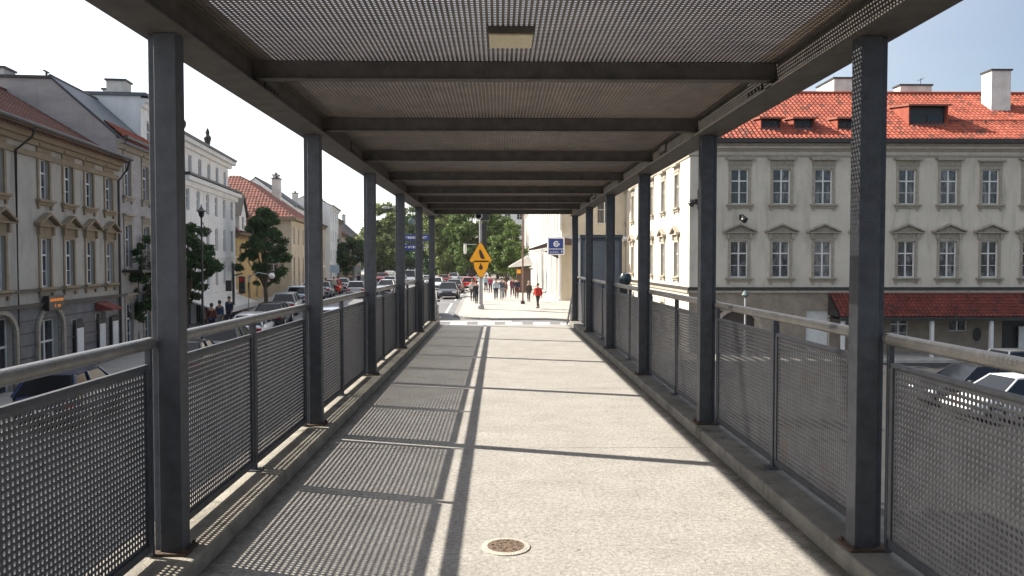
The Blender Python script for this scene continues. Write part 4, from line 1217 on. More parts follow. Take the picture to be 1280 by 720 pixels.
# ------------------------------------------------------------------ trees
def tree(name, label, x, y, h, crad, trunk_h, leaves, m, seed, squash=1.0, leaf=.16, tr=.14, group=None, nclump=46, rz=0, cone=0.0):
    r_ = random.Random(seed); rs = np.random.RandomState(seed)
    root = empty(name, (x, y, g(x, y)), rz, label, 'tree', group)
    chh = (h - trunk_h) / 2; cz = trunk_h + chh
    clumps = []
    while len(clumps) < nclump:
        p = Vector((r_.uniform(-1, 1), r_.uniform(-1, 1), r_.uniform(-1, 1)))
        if not .25 < p.length < 1.0: continue
        k = 1 - cone * (p.z + 1) / 2
        clumps.append((Vector((p.x * crad * k * r_.uniform(.75, 1.12), p.y * crad * k * r_.uniform(.75, 1.1), cz + p.z * chh)), r_.uniform(.09, .2) * crad * (1.35 if leaf > .19 else 1.0) * (1 - .3 * cone)))
    mb = MB()
    mb.tube([(0, 0, -.3), (.03, .02, trunk_h * .5), (-.02, .04, trunk_h * 1.0), (0, 0, cz), (.02, 0, trunk_h + chh * 1.6)], [tr * 1.3, tr, tr * .85, tr * .5, tr * .15], 9)
    for c, s in clumps[::3]:
        z0 = trunk_h * r_.uniform(.75, 1.0) + max(0, c.z - cz) * .5
        a = Vector((0, 0, z0)); mid = a.lerp(c, .5) + Vector((0, 0, -.05 * crad))
        mb.tube([a, mid, c], [tr * .42, tr * .25, tr * .07], 5)
    mb.build('trunk', barkM, root)
    N_ = leaves
    cc = np.array([tuple(c[0]) for c in clumps]); cs_ = np.array([c[1] for c in clumps])
    wts = cs_ ** 2; idx = rs.choice(len(clumps), N_, p=wts / wts.sum())
    d = rs.normal(size=(N_, 3)); d /= np.linalg.norm(d, axis=1)[:, None]
    rad = cs_[idx] * (rs.rand(N_) ** .45) * rs.uniform(.8, 1.35, N_)
    P = cc[idx] + d * rad[:, None] * np.array([1.15, 1.15, .8])
    u = rs.normal(size=(N_, 3)); u /= np.linalg.norm(u, axis=1)[:, None]
    w = rs.normal(size=(N_, 3)); w -= (w * u).sum(1)[:, None] * u; w /= np.linalg.norm(w, axis=1)[:, None]
    s = leaf * rs.uniform(.6, 1.3, N_)[:, None]
    q = np.stack([P - u * s * .6, P + w * s * .38, P + u * s * .6, P - w * s * .38], 1).reshape(-1, 3)
    me = bpy.data.meshes.new('crown')
    me.vertices.add(N_ * 4); me.vertices.foreach_set('co', q.ravel())
    me.loops.add(N_ * 4); me.loops.foreach_set('vertex_index', np.arange(N_ * 4, dtype=np.int32))
    me.polygons.add(N_); me.polygons.foreach_set('loop_start', np.arange(0, N_ * 4, 4, dtype=np.int32))
    me.update(calc_edges=True); me.materials.append(m)
    link('crown', me, root)
    return root
gtr = 'street trees along the left pavement'
tree('street_tree', 'dark street tree at the far corner of the beige palace, behind the nearest post', X(172, 38.5), 38.5, 5.6, 1.75, 1.4, 9000, leafDark, 1, group=gtr)
tree('street_tree', 'dense dark street tree in front of the tall white house', X(234, 44), 44, 6.1, 1.8, 1.6, 13000, leafDark, 2, group=gtr, nclump=60)
tree('street_tree', 'pointed dark street tree standing before the yellow house', X(333, 58), 58, 7.3, 2.5, 1.7, 17000, leafDark, 3, group=gtr, cone=.62, nclump=90)
tree('street_tree', 'dark bushy tree beside the cream two-storey townhouse', X(434, 130), 130, 7.0, 3.0, 1.2, 6000, leafDark, 5, leaf=.3, group=gtr)
gtf = 'trees closing the far end of the street'
far = [(478, 165, 15, 5, 5), (498, 215, 20, 7, 6), (514, 235, 18, 8, 4), (470, 240, 15, 6, 5), (528, 230, 17, 7, 4)]
flb = ['slim far tree just right of the third left post', 'tall hazy tree at the far end behind the lamp mast', 'wide hazy tree behind the blue direction signs',
       'low far tree left of the slim one at the street end', 'rounded far tree seen between the last two left posts']
for i, (px_, y, h, cr, th) in enumerate(far):
    tree('broadleaf_tree', flb[i], X(px_, y), y, h, cr, .6, 11000, leafMid if i % 2 else leafPale, 20 + i, leaf=.55, tr=.3, group=gtf)
tree('broadleaf_tree', 'large pale green tree filling the street end left of the warning signs', X(560, 150), 150, 15.5, 6.0, .6, 22000, leafPale, 31, leaf=.42, tr=.3, nclump=70)
tree('broadleaf_tree', 'large mid green tree directly behind the warning signs', X(590, 135), 135, 14.5, 4.6, .6, 20000, leafMid, 32, leaf=.38, tr=.3, nclump=70)
tree('plaza_tree', 'bright green young tree on the plaza right of the warning signs', X(633, 88), 88, 7.4, 2.1, 1.0, 12000, leafMid, 33, leaf=.2, tr=.12, nclump=60)
tree('plaza_tree', 'low green plaza tree beside the cream pilastered building', X(646, 100), 100, 5.6, 1.6, 1.0, 8000, leafMid, 34, leaf=.22, tr=.12)

tree('broadleaf_tree', 'mid green tree behind the bright plaza tree, hiding the far white building', X(622, 140), 140, 12.5, 3.6, .8, 14000, leafMid, 35, leaf=.38, tr=.3, nclump=70)
for i, (px_, y, h, cr, lb) in enumerate([(540, 190, 7, 5, 'low dark bush at the street end left of the large pale tree'), (575, 180, 7, 6, 'low dark bush between the two large trees at the street end'),
        (612, 165, 7, 4, 'low dark bush behind the plaza right of the mast'), (505, 210, 8, 6, 'low bush at the street end under the hazy trees'), (468, 200, 9, 6, 'bush at the far end of the left row of houses')]):
    tree('bush', lb, X(px_, y), y, h, cr, .2, 9000, leafDark, 50 + i, leaf=.5, tr=.15, group='bushes at the street end')
# ------------------------------------------------------------------ cars
def paint(name, c):
    return mat('paint_' + name, c, rough=.28, spec=.5, coat=.7)
PN = {'white': paint('white', (.75, .76, .76)), 'silver': paint('silver', (.42, .44, .46)), 'black': paint('black', (.012, .013, .016)),
      'red': paint('red', (.55, .02, .012)), 'navy': paint('navy', (.008, .018, .07)), 'grey': paint('grey', (.13, .14, .15)), 'dkred': paint('dkred', (.22, .02, .02)),
      'paleblue': paint('paleblue', (.45, .55, .66))}
PROTO = {}
def car_proto(kind, col):
    """heads along +y, origin on the ground at its centre"""
    L_, W_, Hh = {'sedan': (4.45, 1.76, 1.43), 'hatch': (3.95, 1.70, 1.48), 'van': (4.9, 1.92, 1.98)}[kind]
    hl, hw = L_ / 2, W_ / 2
    root = empty(kind + '_car' if kind != 'van' else 'van')
    # lower body stations: y, half width, belt height, bottom
    if kind == 'van': st = [(-hl, .86, .95, .38), (-hl + .12, .97, 1.02, .25), (-1.2, 1.0, 1.04, .2), (.8, 1.0, 1.02, .2), (hl - 1.0, .99, .98, .2), (hl - .35, .95, .86, .22), (hl - .08, .86, .7, .26), (hl, .75, .6, .36)]
    elif kind == 'hatch': st = [(-hl, .82, .86, .36), (-hl + .12, .94, .93, .24), (-1.1, 1.0, .92, .2), (.5, 1.0, .89, .2), (hl - 1.0, .98, .84, .2), (hl - .4, .93, .76, .22), (hl - .1, .84, .66, .26), (hl, .72, .56, .36)]
    else: st = [(-hl, .8, .84, .36), (-hl + .12, .92, .93, .24), (-1.3, .99, .93, .2), (.5, 1.0, .9, .2), (hl - 1.1, .98, .85, .2), (hl - .4, .93, .77, .22), (hl - .1, .84, .67, .26), (hl, .72, .56, .36)]
    vs = []; n = 12
    for y, kw, zb_, z0 in st:
        w = hw * kw
        prof = [(0, z0), (w * .86, z0), (w * .97, z0 + .12), (w, (z0 + zb_) * .52), (w * .985, zb_ - .14), (w * .90, zb_ - .02), (w * .6, zb_ + .015)]
        full = prof + [(-a, b) for a, b in prof[:0:-1]]
        n = len(full)
        vs += [(a, y, b) for a, b in full]
    fs = []
    for i in range(len(st) - 1):
        for k in range(n):
            k2 = (k + 1) % n; fs.append((i * n + k, i * n + k2, (i + 1) * n + k2, (i + 1) * n + k))
    fs.append(tuple(range(n))); fs.append(tuple(range((len(st) - 1) * n, len(st) * n)))
    mb = MB(); mb.add(vs, fs, None, True)
    # roof skin and pillars
    bt = st[2][2] - .02
    if kind == 'van': g0, g1, r0, r1 = -hl + .06, hl - .95, -hl + .2, .75
    elif kind == 'hatch': g0, g1, r0, r1 = -hl + .08, hl - 1.05, -hl + .45, .15
    else: g0, g1, r0, r1 = -hl + .5, hl - 1.3, -hl + 1.05, .25
    bw, tw_ = hw * .93, hw * .70 if kind != 'van' else hw * .82
    ht = Hh - .05
    def slab(zc, a0, a1, w, t, bowl=.035):
        V = []; nn = 5
        for yy, q in ((a0, 0), (a0 + .12, 1), ((a0 + a1) / 2, 1.25), (a1 - .12, 1), (a1, 0)):
            for i in range(nn):
                s = -1 + 2 * i / (nn - 1)
                V.append((s * w, yy, zc + bowl * (q * (1 - .6 * s * s))))
        F = [(j * nn + i, j * nn + i + 1, (j + 1) * nn + i + 1, (j + 1) * nn + i) for j in range(4) for i in range(nn - 1)]
        o = len(V); V2 = V + [(a, b, c - t) for a, b, c in V]
        F2 = F + [tuple(o + k for k in f) for f in F]
        for j in range(4):
            for e in (0, nn - 1):
                F2.append((j * nn + e, (j + 1) * nn + e, (j + 1) * nn + e + o, j * nn + e + o))
        for i in range(nn - 1):
            for e in (0, 4 * nn): F2.append((e + i, e + i + 1, e + i + 1 + o, e + i + o))
        mb.add(V2, F2, None, True)
    slab(ht, r0, r1, tw_, .05)
    for s in (-1, 1):
        def pil(a, b, wd=.06):
            mb.tube([a, b], wd / 2, 6)
        pil((s * bw, g1, bt), (s * tw_ * .97, r1 - .03, ht)); pil((s * bw, g0 + .05, bt), (s * tw_ * .97, r0 + .03, ht), .1)
        ym = (r0 + r1) / 2 - .05; pil((s * (bw + .01), ym, bt), (s * tw_ * 1.0, ym, ht), .07)
    mb.build('body', PN[col], root)
    mb = MB()
    q = [(-bw + .015, g0), (bw - .015, g0), (bw - .015, g1), (-bw + .015, g1)]; q2 = [(-tw_ + .01, r0), (tw_ - .01, r0), (tw_ - .01, r1), (-tw_ + .01, r1)]
    mb.add([(a, b, bt - .05) for a, b in q] + [(a, b, ht - .01) for a, b in q2], [(0, 1, 5, 4), (1, 2, 6, 5), (2, 3, 7, 6), (3, 0, 4, 7), (4, 5, 6, 7)])
    mb.build('windows', carglassM, root)
    for s in (-1, 1):
        mb = MB(); a, b = (-hl - .02, -hl + .1) if s < 0 else (hl - .1, hl + .02)
        mb.box(-hw * .76, hw * .76, a, b, .3, .5)
        mb.build('bumper', plasticM, root, bevel=.03)
    for s in (-1, 1):
        mb = MB(); mb.box(s * hw * .72 - .14, s * hw * .72 + .14, -hl + .0 - .012, -hl + .14, .62, .8); mb.build('taillight', redLamp, root, bevel=.02)
        mb = MB(); mb.box(s * hw * .66 - .16, s * hw * .66 + .16, hl - .18, hl - .0, .52, .66); mb.build('headlight', headLamp, root, bevel=.03)
        mb = MB(); mb.box(s * (hw * .98) - .0, s * (hw + .16), .62, .76, bt - .02, bt + .12) if s > 0 else mb.box(s * (hw + .16), s * (hw * .98), .62, .76, bt - .02, bt + .12)
        mb.build('mirror', plasticM, root, bevel=.03)
    mb = MB(); mb.box(-.26, .26, -hl - .03, -hl - .021, .5, .61); mb.build('number_plate', signW, root)
    for yy in (-hl + .78, hl - .82):
        for s in (-1, 1):
            xx = s * (hw - .09); rr = .315
            mb = MB()
            Mw = T(xx, yy, rr) @ Matrix.Rotation(PI / 2, 4, 'Y')
            mb.lathe([(rr * .62, -.1), (rr * .97, -.105), (rr, -.06), (rr, .06), (rr * .97, .105), (rr * .62, .1)], n=22, M=Mw)
            w_ = mb.build('wheel', tyreM, root)
            mb = MB(); mb.lathe([(.02, s * .108), (rr * .55, s * .107), (rr * .62, s * .09), (rr * .62, s * .05)], n=18, M=Mw); mb.build('rim', rimM, w_)
            mb = MB(); mb.lathe([(rr * 1.13, s * .092), (rr * 1.13, s * .0955), (.02, s * .0955), (.02, s * .092)], n=20, M=T(0, 0, .01) @ Mw); mb.build('wheel_arch', blackM, root)
    return root
def car(kind, col, x, y, rz, label, group=None):
    k = (kind, col)
    if k not in PROTO: PROTO[k] = car_proto(kind, col); o = PROTO[k]
    else: o = copy_tree(PROTO[k])
    s = 1.5
    f = Vector((-math.sin(rz), math.cos(rz), 0))
    za = g(x + f.x * s, y + f.y * s); zb_ = g(x - f.x * s, y - f.y * s)
    sx_ = Vector((math.cos(rz), math.sin(rz), 0)); zc = g(x + sx_.x * .8, y + sx_.y * .8); zd = g(x - sx_.x * .8, y - sx_.y * .8)
    o.location = (x, y, (za + zb_) / 2 + .006)
    o.rotation_euler = (math.atan2(za - zb_, 2 * s), -math.atan2(zc - zd, 1.6), rz)
    tag(o, label, 'van' if kind == 'van' else 'car', group)
    return o
gp = 'cars parked along the left kerb'; ST = math.atan(.105)
P1 = [(22.5, 'hatch', 'navy', 'dark navy hatchback parked beside the beige palace, seen over the nearest left rail', 3.3),
      (31, 'sedan', 'black', 'black saloon parked behind the navy hatchback on the left', 4.2),
      (37, 'hatch', 'grey', 'grey hatchback parked near the end of the beige palace', 4.3),
      (42.5, 'hatch', 'white', 'white hatchback parked below the dense dark street tree', 4.3),
      (48.5, 'sedan', 'black', 'black saloon parked before the white awning', 4.3),
      (55, 'hatch', 'silver', 'silver hatchback parked behind the black saloon near the pointed tree', 4.1),
      (61, 'hatch', 'paleblue', 'pale blue hatchback parked next to the silver one near the pointed tree', 4.1),
      (67, 'hatch', 'white', 'white hatchback parked beside the yellow house', 4.3),
      (73, 'sedan', 'silver', 'silver saloon parked at the near end of the cream house', 4.5),
      (80, 'hatch', 'red', 'red hatchback parked by the cream house', 4.7),
      (88, 'sedan', 'silver', 'silver saloon parked at the white gabled house', 4.9)]
for y, kd, cl, lb, off in P1: car(kd, cl, FX(y) + off + .4, y, ST, lb, gp)
gt = 'cars driving on the street ahead'
P2 = [('sedan', 'black', X(561, 70), 70, PI, 'black saloon driving towards the bridge in the lane beside the plaza'),
      ('hatch', 'red', X(585, 90) + .2, 90, 0, 'bright red hatchback ahead beside the plaza kerb'),
      ('sedan', 'grey', X(569, 82), 82, 0, 'grey saloon between the black saloon and the red hatchback'),
      ('sedan', 'white', X(545, 92), 92, PI, 'white saloon behind the black saloon in traffic'),
      ('sedan', 'dkred', X(556, 112), 112, 0, 'dark red saloon far up the middle lane'),
      ('sedan', 'silver', X(536, 104), 104, PI, 'silver saloon seen between the two last left posts'),
      ('hatch', 'silver', X(488, 96), 96, PI, 'silver hatchback framed right of the third left post'),
      ('hatch', 'silver', X(447, 72), 72, ST, 'silver hatchback on the road seen right of the second left post'),
      ('hatch', 'white', X(500, 112), 112, PI, 'white hatchback behind the silver one in the left lanes'),
      ('sedan', 'white', X(484, 80), 80, PI, 'white saloon nearest in the left traffic lane'),
      ('hatch', 'white', X(418, 45), 45, .1, 'white hatchback nearest on the road, roof showing over the left rail'),
      ('van', 'white', X(513, 118), 118, PI, 'white van far up the street below the blue signs'),
      ('sedan', 'red', X(478, 128), 128, PI, 'red saloon far up the street in the left lanes'),
      ('sedan', 'silver', X(567, 128), 128, PI, 'farthest silver saloon in the traffic at the street end'),
      ('hatch', 'black', X(530, 53), 53, 0, 'black hatchback at the junction half hidden by the last left post')]
for kd, cl, x, y, rz, lb in P2: car(kd, cl, x, y, rz, lb, gt)
gr = 'cars parked in the yard below the palace'
P3 = [('hatch', 'white', X(1268, 26.2), 26.2, R(100), 'white hatchback parked nearest in the yard right of the bridge'),
      ('hatch', 'black', X(1218, 29), 29, R(100), 'black hatchback parked behind the white hatchback in the yard'),
      ('hatch', 'grey', X(1300, 34), 34, R(-85), 'grey hatchback parked close to the tiled pent roof'),
      ]
for kd, cl, x, y, rz, lb in P3: car(kd, cl, x, y, rz, lb, gr)

# ------------------------------------------------------------------ signs, lamps, poles
def arrow_tri(cx, cz, s):
    P = []
    for k in range(3):
        a = PI / 2 + k * 2 * PI / 3
        c = Vector((cx + s * .84 * math.cos(a), cz + s * .84 * math.sin(a)))
        for j in range(-2, 3):
            b = a + j * .52; P.append((c.x + s * .13 * math.cos(b), c.y + s * .13 * math.sin(b)))
    return P[::1]
yp = 56.3; xp = X(601, yp)
zg = g(xp, yp) + .12
t = empty('sign_mast', (xp, yp, zg), 0, 'tall pale grey mast on the plaza carrying the orange warning signs', 'pole')
mb = MB(); mb.lathe([(.24, 0), (.24, .25), (.15, .35), (.14, 3.5), (.12, 3.6), (.11, 6.1), (.1, 6.2)], n=18); mb.build('pole', mat('mast_grey', (.3, .3, .31), (.24, .24, .25), scale=4, rough=.5), t)
mb = MB(); mb.box(.12, .42, -.1, .16, 4.4, 6.0); mb.build('control_box', darkM, t)
tC = empty('traffic_camera', (xp, yp, zg + 6.21), 0, 'round black traffic camera head on top of the mast', 'camera')
mb = MB(); mb.tube([(-.1, -.3, .32), (-.1, .25, .32)], .26, 18); mb.box(.02, .6, -.24, .24, .0, .62); mb.build('housing', blackM, tC, bevel=.02)
mb = MB()
mb.lathe([(.27, 0), (.27, .03), (.2, .03), (.2, 0.0)], n=18, M=T(-.14, -.31, .32) @ RX(PI / 2)); mb.build('lens_ring', poleG, tC)
def psign(name, label, z, poly, shapes, m, y=yp - .24, cat='sign', border=None):
    t = empty(name, (xp, y, zg + z), 0, label, cat)
    mb = MB(); mb.prism(poly, 0, .03); mb.build('plate', m, t, bevel=.004)
    for i, s in enumerate(shapes):
        mb = MB(); mb.prism(s, -.006, -.001); mb.build('symbol', mat('sign_black', (.05, .02, .012), rough=.5) if 'sign_black' not in MATS else MATS['sign_black'], t)
    if border:
        mb = MB(); mb.prism(border, .031, .05); mb.build('back_plate', darkM, t)
    mb = MB(); mb.box(-.05, .05, .051, .24, -.06, .06); mb.build('clamp', darkM, t)
    return t
zt_ = Z(319, yp) - zg
psign('warning_sign', 'orange triangular warning sign with a dark slanting shape, upper one on the mast', zt_, arrow_tri(0, 0, .88),
      [[(-.12, .34), (-.04, .42), (.1, .22), (.25, -.1), (.3, -.28), (.1, -.26), (-.02, -.18), (-.1, .1)]], signY, border=arrow_tri(0, 0, .92))
zt2 = Z(334, yp) - zg
psign('warning_sign', 'orange five-sided warning sign with a small dark cone, lower one on the mast', zt2,
      [(a * 1.42, b * 1.15 - .06) for a, b in [(-.36, .42), (-.3, .46), (.36, .46), (.42, .4), (.34, 0), (.12, -.5), (0, -.56), (-.1, -.5), (-.3, -.02)]],
      [[(0, .3), (.07, .16), (.16, .0), (.14, -.12), (0, -.2), (-.12, -.12), (-.13, .0), (-.06, .14)]], signY,
      border=[(a * 1.42, b * 1.15 - .06) for a, b in [(-.39, .44), (-.3, .49), (.38, .49), (.45, .4), (.36, 0), (.14, -.52), (0, -.6), (-.12, -.52), (-.33, -.02)]])
# wire and the small hanging lamp
t = empty('hanging_lamp', (X(581.5, 58), 58, Z(311, 58)), 0, 'white cylindrical lamp hanging from the wire left of the mast', 'lamp')
mb = MB(); mb.lathe([(.02, .42), (.1, .36), (.1, .33)], n=12); mb.build('cap', darkM, t)
mb = MB(); mb.lathe([(.1, .329), (.1, -.3), (.07, -.36), (.01, -.38)], n=14); mb.build('shade', globeM, t)
mb = MB(); zz = Z(305.5, 58)
mb.tube([(X(579, 58), 58.0, zz + .02), (X(596, 57), 57.2, zz - .05), (X(620, 58), 58, zz - .1), (X(650, 60), 60, zz - .02)], .02, 5)
tag(mb.build('overhead_wire', darkM), 'thin dark wire stretched from the mast towards the plaza buildings', 'wire')
t = empty('flag_pole', (X(653.5, 60), 60, g(2, 60) + .12), 0, 'thin reddish pole on the plaza in front of the pilastered building', 'pole')
mb = MB(); mb.tube([(0, 0, 0), (0, 0, 7.4)], .07, 10); mb.build('pole', mat('brown_pole', (.22, .13, .1), (.16, .1, .08), rough=.6), t)
mb = MB(); mb.lathe([(.16, 0), (.16, .2), (.07, .25)], n=12); mb.build('base', darkM, t)
# market parasol / white awning kiosk next to it with small orange lamp sign
t = empty('kiosk', (X(652, 80), 80, g(2, 74) + .12), 0, 'dark plaza kiosk under a white pitched awning', 'kiosk')
mb = MB(); mb.prism([(-1.3, 2.5), (1.1, 2.7), (1.1, 2.9), (.6, 3.7), (-1.3, 2.6)], -1.1, 1.1, 'y'); mb.build('awning', awnW, t)
mb = MB(); mb.box(-.5, .9, -.8, .9, 0, 2.3); mb.box(-.7, 1.1, -1.0, 1.0, 2.301, 2.42); mb.build('body', mat('kiosk_brown', (.1, .06, .045), (.07, .045, .035), rough=.7), t)
t = empty('box_sign', (X(648.5, 79), 79.12, Z(339, 79)), 0, 'small orange box sign on the front of the plaza kiosk', 'sign')
mb = MB(); mb.box(-.2, .2, -.06, .06, -.22, .22); mb.build('case', signO, t, bevel=.02)
# blue and white parking sign on the corner of the pilastered building
ysg = 60.9; t = empty('parking_sign', (X(695, ysg), ysg, Z(307.5, ysg)), 0, 'blue and white projecting sign with a white swirl below the dark canopy', 'sign')
mb = MB(); mb.box(-.66, .66, 0, .14, -.68, .68); mb.build('case', signW, t, bevel=.06)
mb = MB(); mb.box(-.55, .55, -.012, -.001, -.2, .55); mb.build('panel', signB, t, bevel=.0)
mb = MB(); mb.box(-.55, .55, -.012, -.001, -.6, -.26); mb.build('panel', signB, t)
mb = MB()
N_ = 16
for i in range(N_):   # swirl: open ring with a tail
    a0, a1 = R(40 + 300 * i / N_), R(40 + 300 * (i + 1) / N_)
    r0, r1 = .13, .22
    mb.prism([(r0 * math.cos(a0) + .02, r0 * math.sin(a0) + .16), (r0 * math.cos(a1) + .02, r0 * math.sin(a1) + .16), (r1 * math.cos(a1) + .02, r1 * math.sin(a1) + .16), (r1 * math.cos(a0) + .02, r1 * math.sin(a0) + .16)], -.02, -.0125)
mb.prism([(-.1, .12), (.24, .12), (.32, -.02), (.26, .2), (-.1, .18)], -.0205, -.0126)
xx = -.46
for w_, h_ in ((.05, .14), (.06, .1), (.04, .1), (.06, .14), (.03, .1), (.07, .1), (.05, .15), (.05, .1)):
    mb.box(xx, xx + w_ * .35, -.02, -.0125, -.5, -.5 + h_); mb.box(xx, xx + w_, -.0202, -.0127, -.5, -.47); xx += w_ + .035
mb.prism([(.4, -.52), (.52, -.43), (.4, -.34)], -.02, -.0125)
mb.build('lettering', signW, t)
mb = MB(); mb.box(-.03, .03, .13, 2.1, .5, .58); mb.box(-.03, .03, .13, 2.1, -.4, -.34); mb.build('bracket', darkM, t)
# blue overhead direction signs on a tall mast with a lamp arm
t = empty('street_lamp', (X(500.5, 82) - .0, 82, g(-10, 82)), 0, 'tall mast with a short lamp arm reaching left, behind the fourth left post', 'street lamp')
mb = MB(); mb.tube([(0, 0, 0), (0, 0, 5), (0, 0, 8.3), (-.25, 0, 8.62), (-1.0, 0, 8.72)], [.13, .1, .07, .05, .04], 10); mb.build('pole', poleG, t)
mb = MB(); mb.tube([(-1.0, 0, 8.72), (-1.15, 0, 8.72), (-1.7, 0, 8.68), (-1.78, 0, 8.66)], [.05, .13, .13, .05], 10); mb.build('lamp_head', poleG, t)
t = empty('sign_post', (X(540, 84), 84, g(-8, 84)), 0, 'post with a long arm carrying the two blue direction signs over the road', 'pole')
mb = MB(); mb.tube([(0, 0, 0), (0, 0, 6.2)], .11, 10); mb.tube([(0, 0, 5.6), (-3.6, 0, 5.6)], .05, 8); mb.tube([(0, 0, 4.7), (-3.6, 0, 4.7)], .05, 8); mb.build('post', poleG, t)
for zpy, lb, wd in ((297, 'upper blue direction sign with white marks over the road', 3.4), (309, 'lower blue direction sign with white marks over the road', 2.5)):
    t = empty('direction_sign', (X(517, 83.8) + (0 if wd > 3 else -.2), 83.8, Z(zpy, 83.8)), 0, lb, 'sign', 'blue direction signs over the road')
    mb = MB(); mb.box(-wd / 2, wd / 2, 0, .06, -.36, .32); mb.build('plate', signB, t, bevel=.02)
    mb = MB(); r_ = random.Random(int(zpy)); xx = -wd / 2 + .3
    mb.prism([(xx, 0), (xx + .25, .14), (xx + .25, -.14)], -.012, -.002); xx += .4
    mb.box(xx - .14, xx + .1, -.0121, -.0021, -.035, .035); xx += .25
    while xx < wd / 2 - .35:
        w_ = r_.uniform(.08, .16)
        mb.box(xx, xx + .035, -.012, -.002, -.12, .12); mb.box(xx + .0351, xx + w_, -.012, -.002, -.12 if r_.random() < .5 else .06, -.08 if False else .12); xx += w_ + .06
    mb.build('lettering', signW, t)
# round green-grey mirror / sign high at the end of the left posts
t = empty('round_sign', (X(515, 70), 70, Z(277, 70)), 0, 'round grey-green convex disc high above the blue direction signs', 'sign')
mb = MB(); mb.lathe([(.28, 0), (.3, .02), (.24, .07), (.02, .1)], n=20, M=RX(PI / 2)); mb.build('disc', copperM, t)
mb = MB(); mb.tube([(.28, .1, -.1), (.9, .1, -.3), (.9, .1, g(-7, 70) - Z(277, 70))], .04, 8); mb.build('pole', poleG, t)
# ornate lantern and curved street lamp, traffic light on the left
yy = 41.0
t = empty('lantern', (X(255, yy), yy, g(-15, yy) + .12), 0, 'ornate dark lantern in front of the tall white house, above the dense tree', 'street lamp')
hz_ = Z(268, yy) - g(-15, yy) - .12
mb = MB(); mb.tube([(0, 0, 0), (0, 0, .8), (0, 0, 1.0), (0, 0, hz_ - .5), (.0, 0, hz_ - .2)], [.12, .1, .06, .045, .04], 10)
mb.tube([(0, 0, hz_ - .9), (.12, 0, hz_ - .75), (.1, 0, hz_ - .5), (.02, 0, hz_ - .4)], .022, 6); mb.build('pole', blackM, t)
mb = MB(); mb.lathe([(.05, -.2), (.12, -.1), (.17, .12), (.28, .14), (.12, .24), (.04, .36), (.01, .5)], (0, 0, hz_), 10); mb.build('lamp_head', blackM, t)
yy = 50.0
t = empty('street_lamp', (X(312, yy) , yy, g(-15, yy)), 0, 'curved pale lamp arm with a round white globe before the pointed tree', 'street lamp')
hz_ = Z(343, yy) - g(-15, yy)
mb = MB(); mb.tube([(0, 0, 0), (0, 0, hz_ - .5), (.15, 0, hz_ - .1), (.6, 0, hz_ + .12), (1.1, 0, hz_ + .03), (1.35, 0, hz_ - .02)], [.07, .05, .045, .035, .03, .03], 8); mb.build('pole', poleG, t)
mb = MB(); mb.lathe([(.05, .18), (.15, .12), (.2, 0), (.15, -.13), (.04, -.19)], (1.45, 0, hz_ - .08), 16); mb.build('globe', globeM, t)
yy = 52.0
t = empty('traffic_light', (X(293.5, yy), yy, g(-16, yy)), 0, 'dark traffic light hanging on a mast arm before the yellow house', 'traffic light')
hz_ = Z(356, yy) - g(-16, yy)
mb = MB(); mb.tube([(0, 0, 0), (0, 0, hz_ + 1.4)], .08, 10); mb.tube([(0, 0, hz_ + .6), (.6, 0, hz_ + .75)], .04, 8); mb.build('pole', darkM, t)
mb = MB(); mb.box(.4, .78, -.2, .1, hz_ - .55, hz_ + .55); mb.box(-.45, -.12, -.2, .1, hz_ - .4, hz_ + .3); b_ = mb.build('signal_head', blackM, t, bevel=.03)
for k, m_ in enumerate((redLamp, darkM, darkM)):
    mb = MB(); mb.lathe([(.13, 0), (.13, .03), (.02, .05)], n=14, M=T(.59, -.2, hz_ + .34 - k * .34) @ RX(PI / 2)); mb.build('lens', m_, b_)
# shop board on the left pavement
t = empty('shop_sign', (X(419, 86), 86, Z(336, 86)), 0, 'pale blue board on legs above the left pavement crowd', 'sign')
mb = MB(); mb.box(-.48, .48, 0, .08, -.42, .42); mb.build('board', mat('pale_blue_board', (.32, .45, .6), (.4, .5, .6), rough=.6), t)
mb = MB(); 
for s in (-1, 1): mb.tube([(s * .4, .12, -.4), (s * .4, .12, g(-17, 86) - Z(336, 86))], .04, 6)
mb.build('leg', darkM, t)
# glazed lift shaft to the right of the bridge end, and the dark globe lamp beside it
ygl = 27.0; x0_, x1_ = X(727, ygl), X(776, ygl + 0.0)
t = empty('glass_kiosk', ((x0_ + x1_) / 2, ygl, g(3, ygl)), 0, 'grey glazed box with dark frames just outside the right rail at the bridge end', 'kiosk')
hw_ = (x1_ - x0_) / 2; top = Z(298, ygl) - g(3, ygl)
mb = MB()
for sx_ in (-hw_, hw_ * .55, hw_):
    for sy in (-.0, 1.3): mb.box(sx_ - .04, sx_ + .04, sy - .04, sy + .04, 0, top)
lv = [.1, 1.0, 1.75, 2.6, 3.35, top - .05]
for z in lv:
    mb.box(-hw_ + .0401, hw_ * .55 - .0401, -.035, .035, z - .03, z + .03); mb.box(hw_ * .55 + .0401, hw_ - .0401, -.035, .035, z - .03, z + .03)
    for sx_ in (-hw_, hw_): mb.box(sx_ - .035, sx_ + .035, .0401, 1.2599, z - .03, z + .03)
    mb.box(-hw_ + .0401, hw_ - .0401, 1.265, 1.335, z - .03, z + .03)
mb.box(-hw_ - .06, hw_ + .06, -.07, 1.37, top + .001, top + .12)
mb.build('frame', steelM, t)
frost = mat('frosted_panel', (.15, .16, .175), (.11, .115, .125), scale=1.5, rough=.3, spec=.6)
mb = MB(); mb.box(-hw_ + .041, hw_ * .55 - .041, -.008, .008, .1, top - .05); mb.box(hw_ * .55 + .041, hw_ - .041, -.008, .008, .1, top - .05)
for sx_ in (-hw_, hw_): mb.box(sx_ - .008, sx_ + .008, .041, 1.259, .1, top - .05)
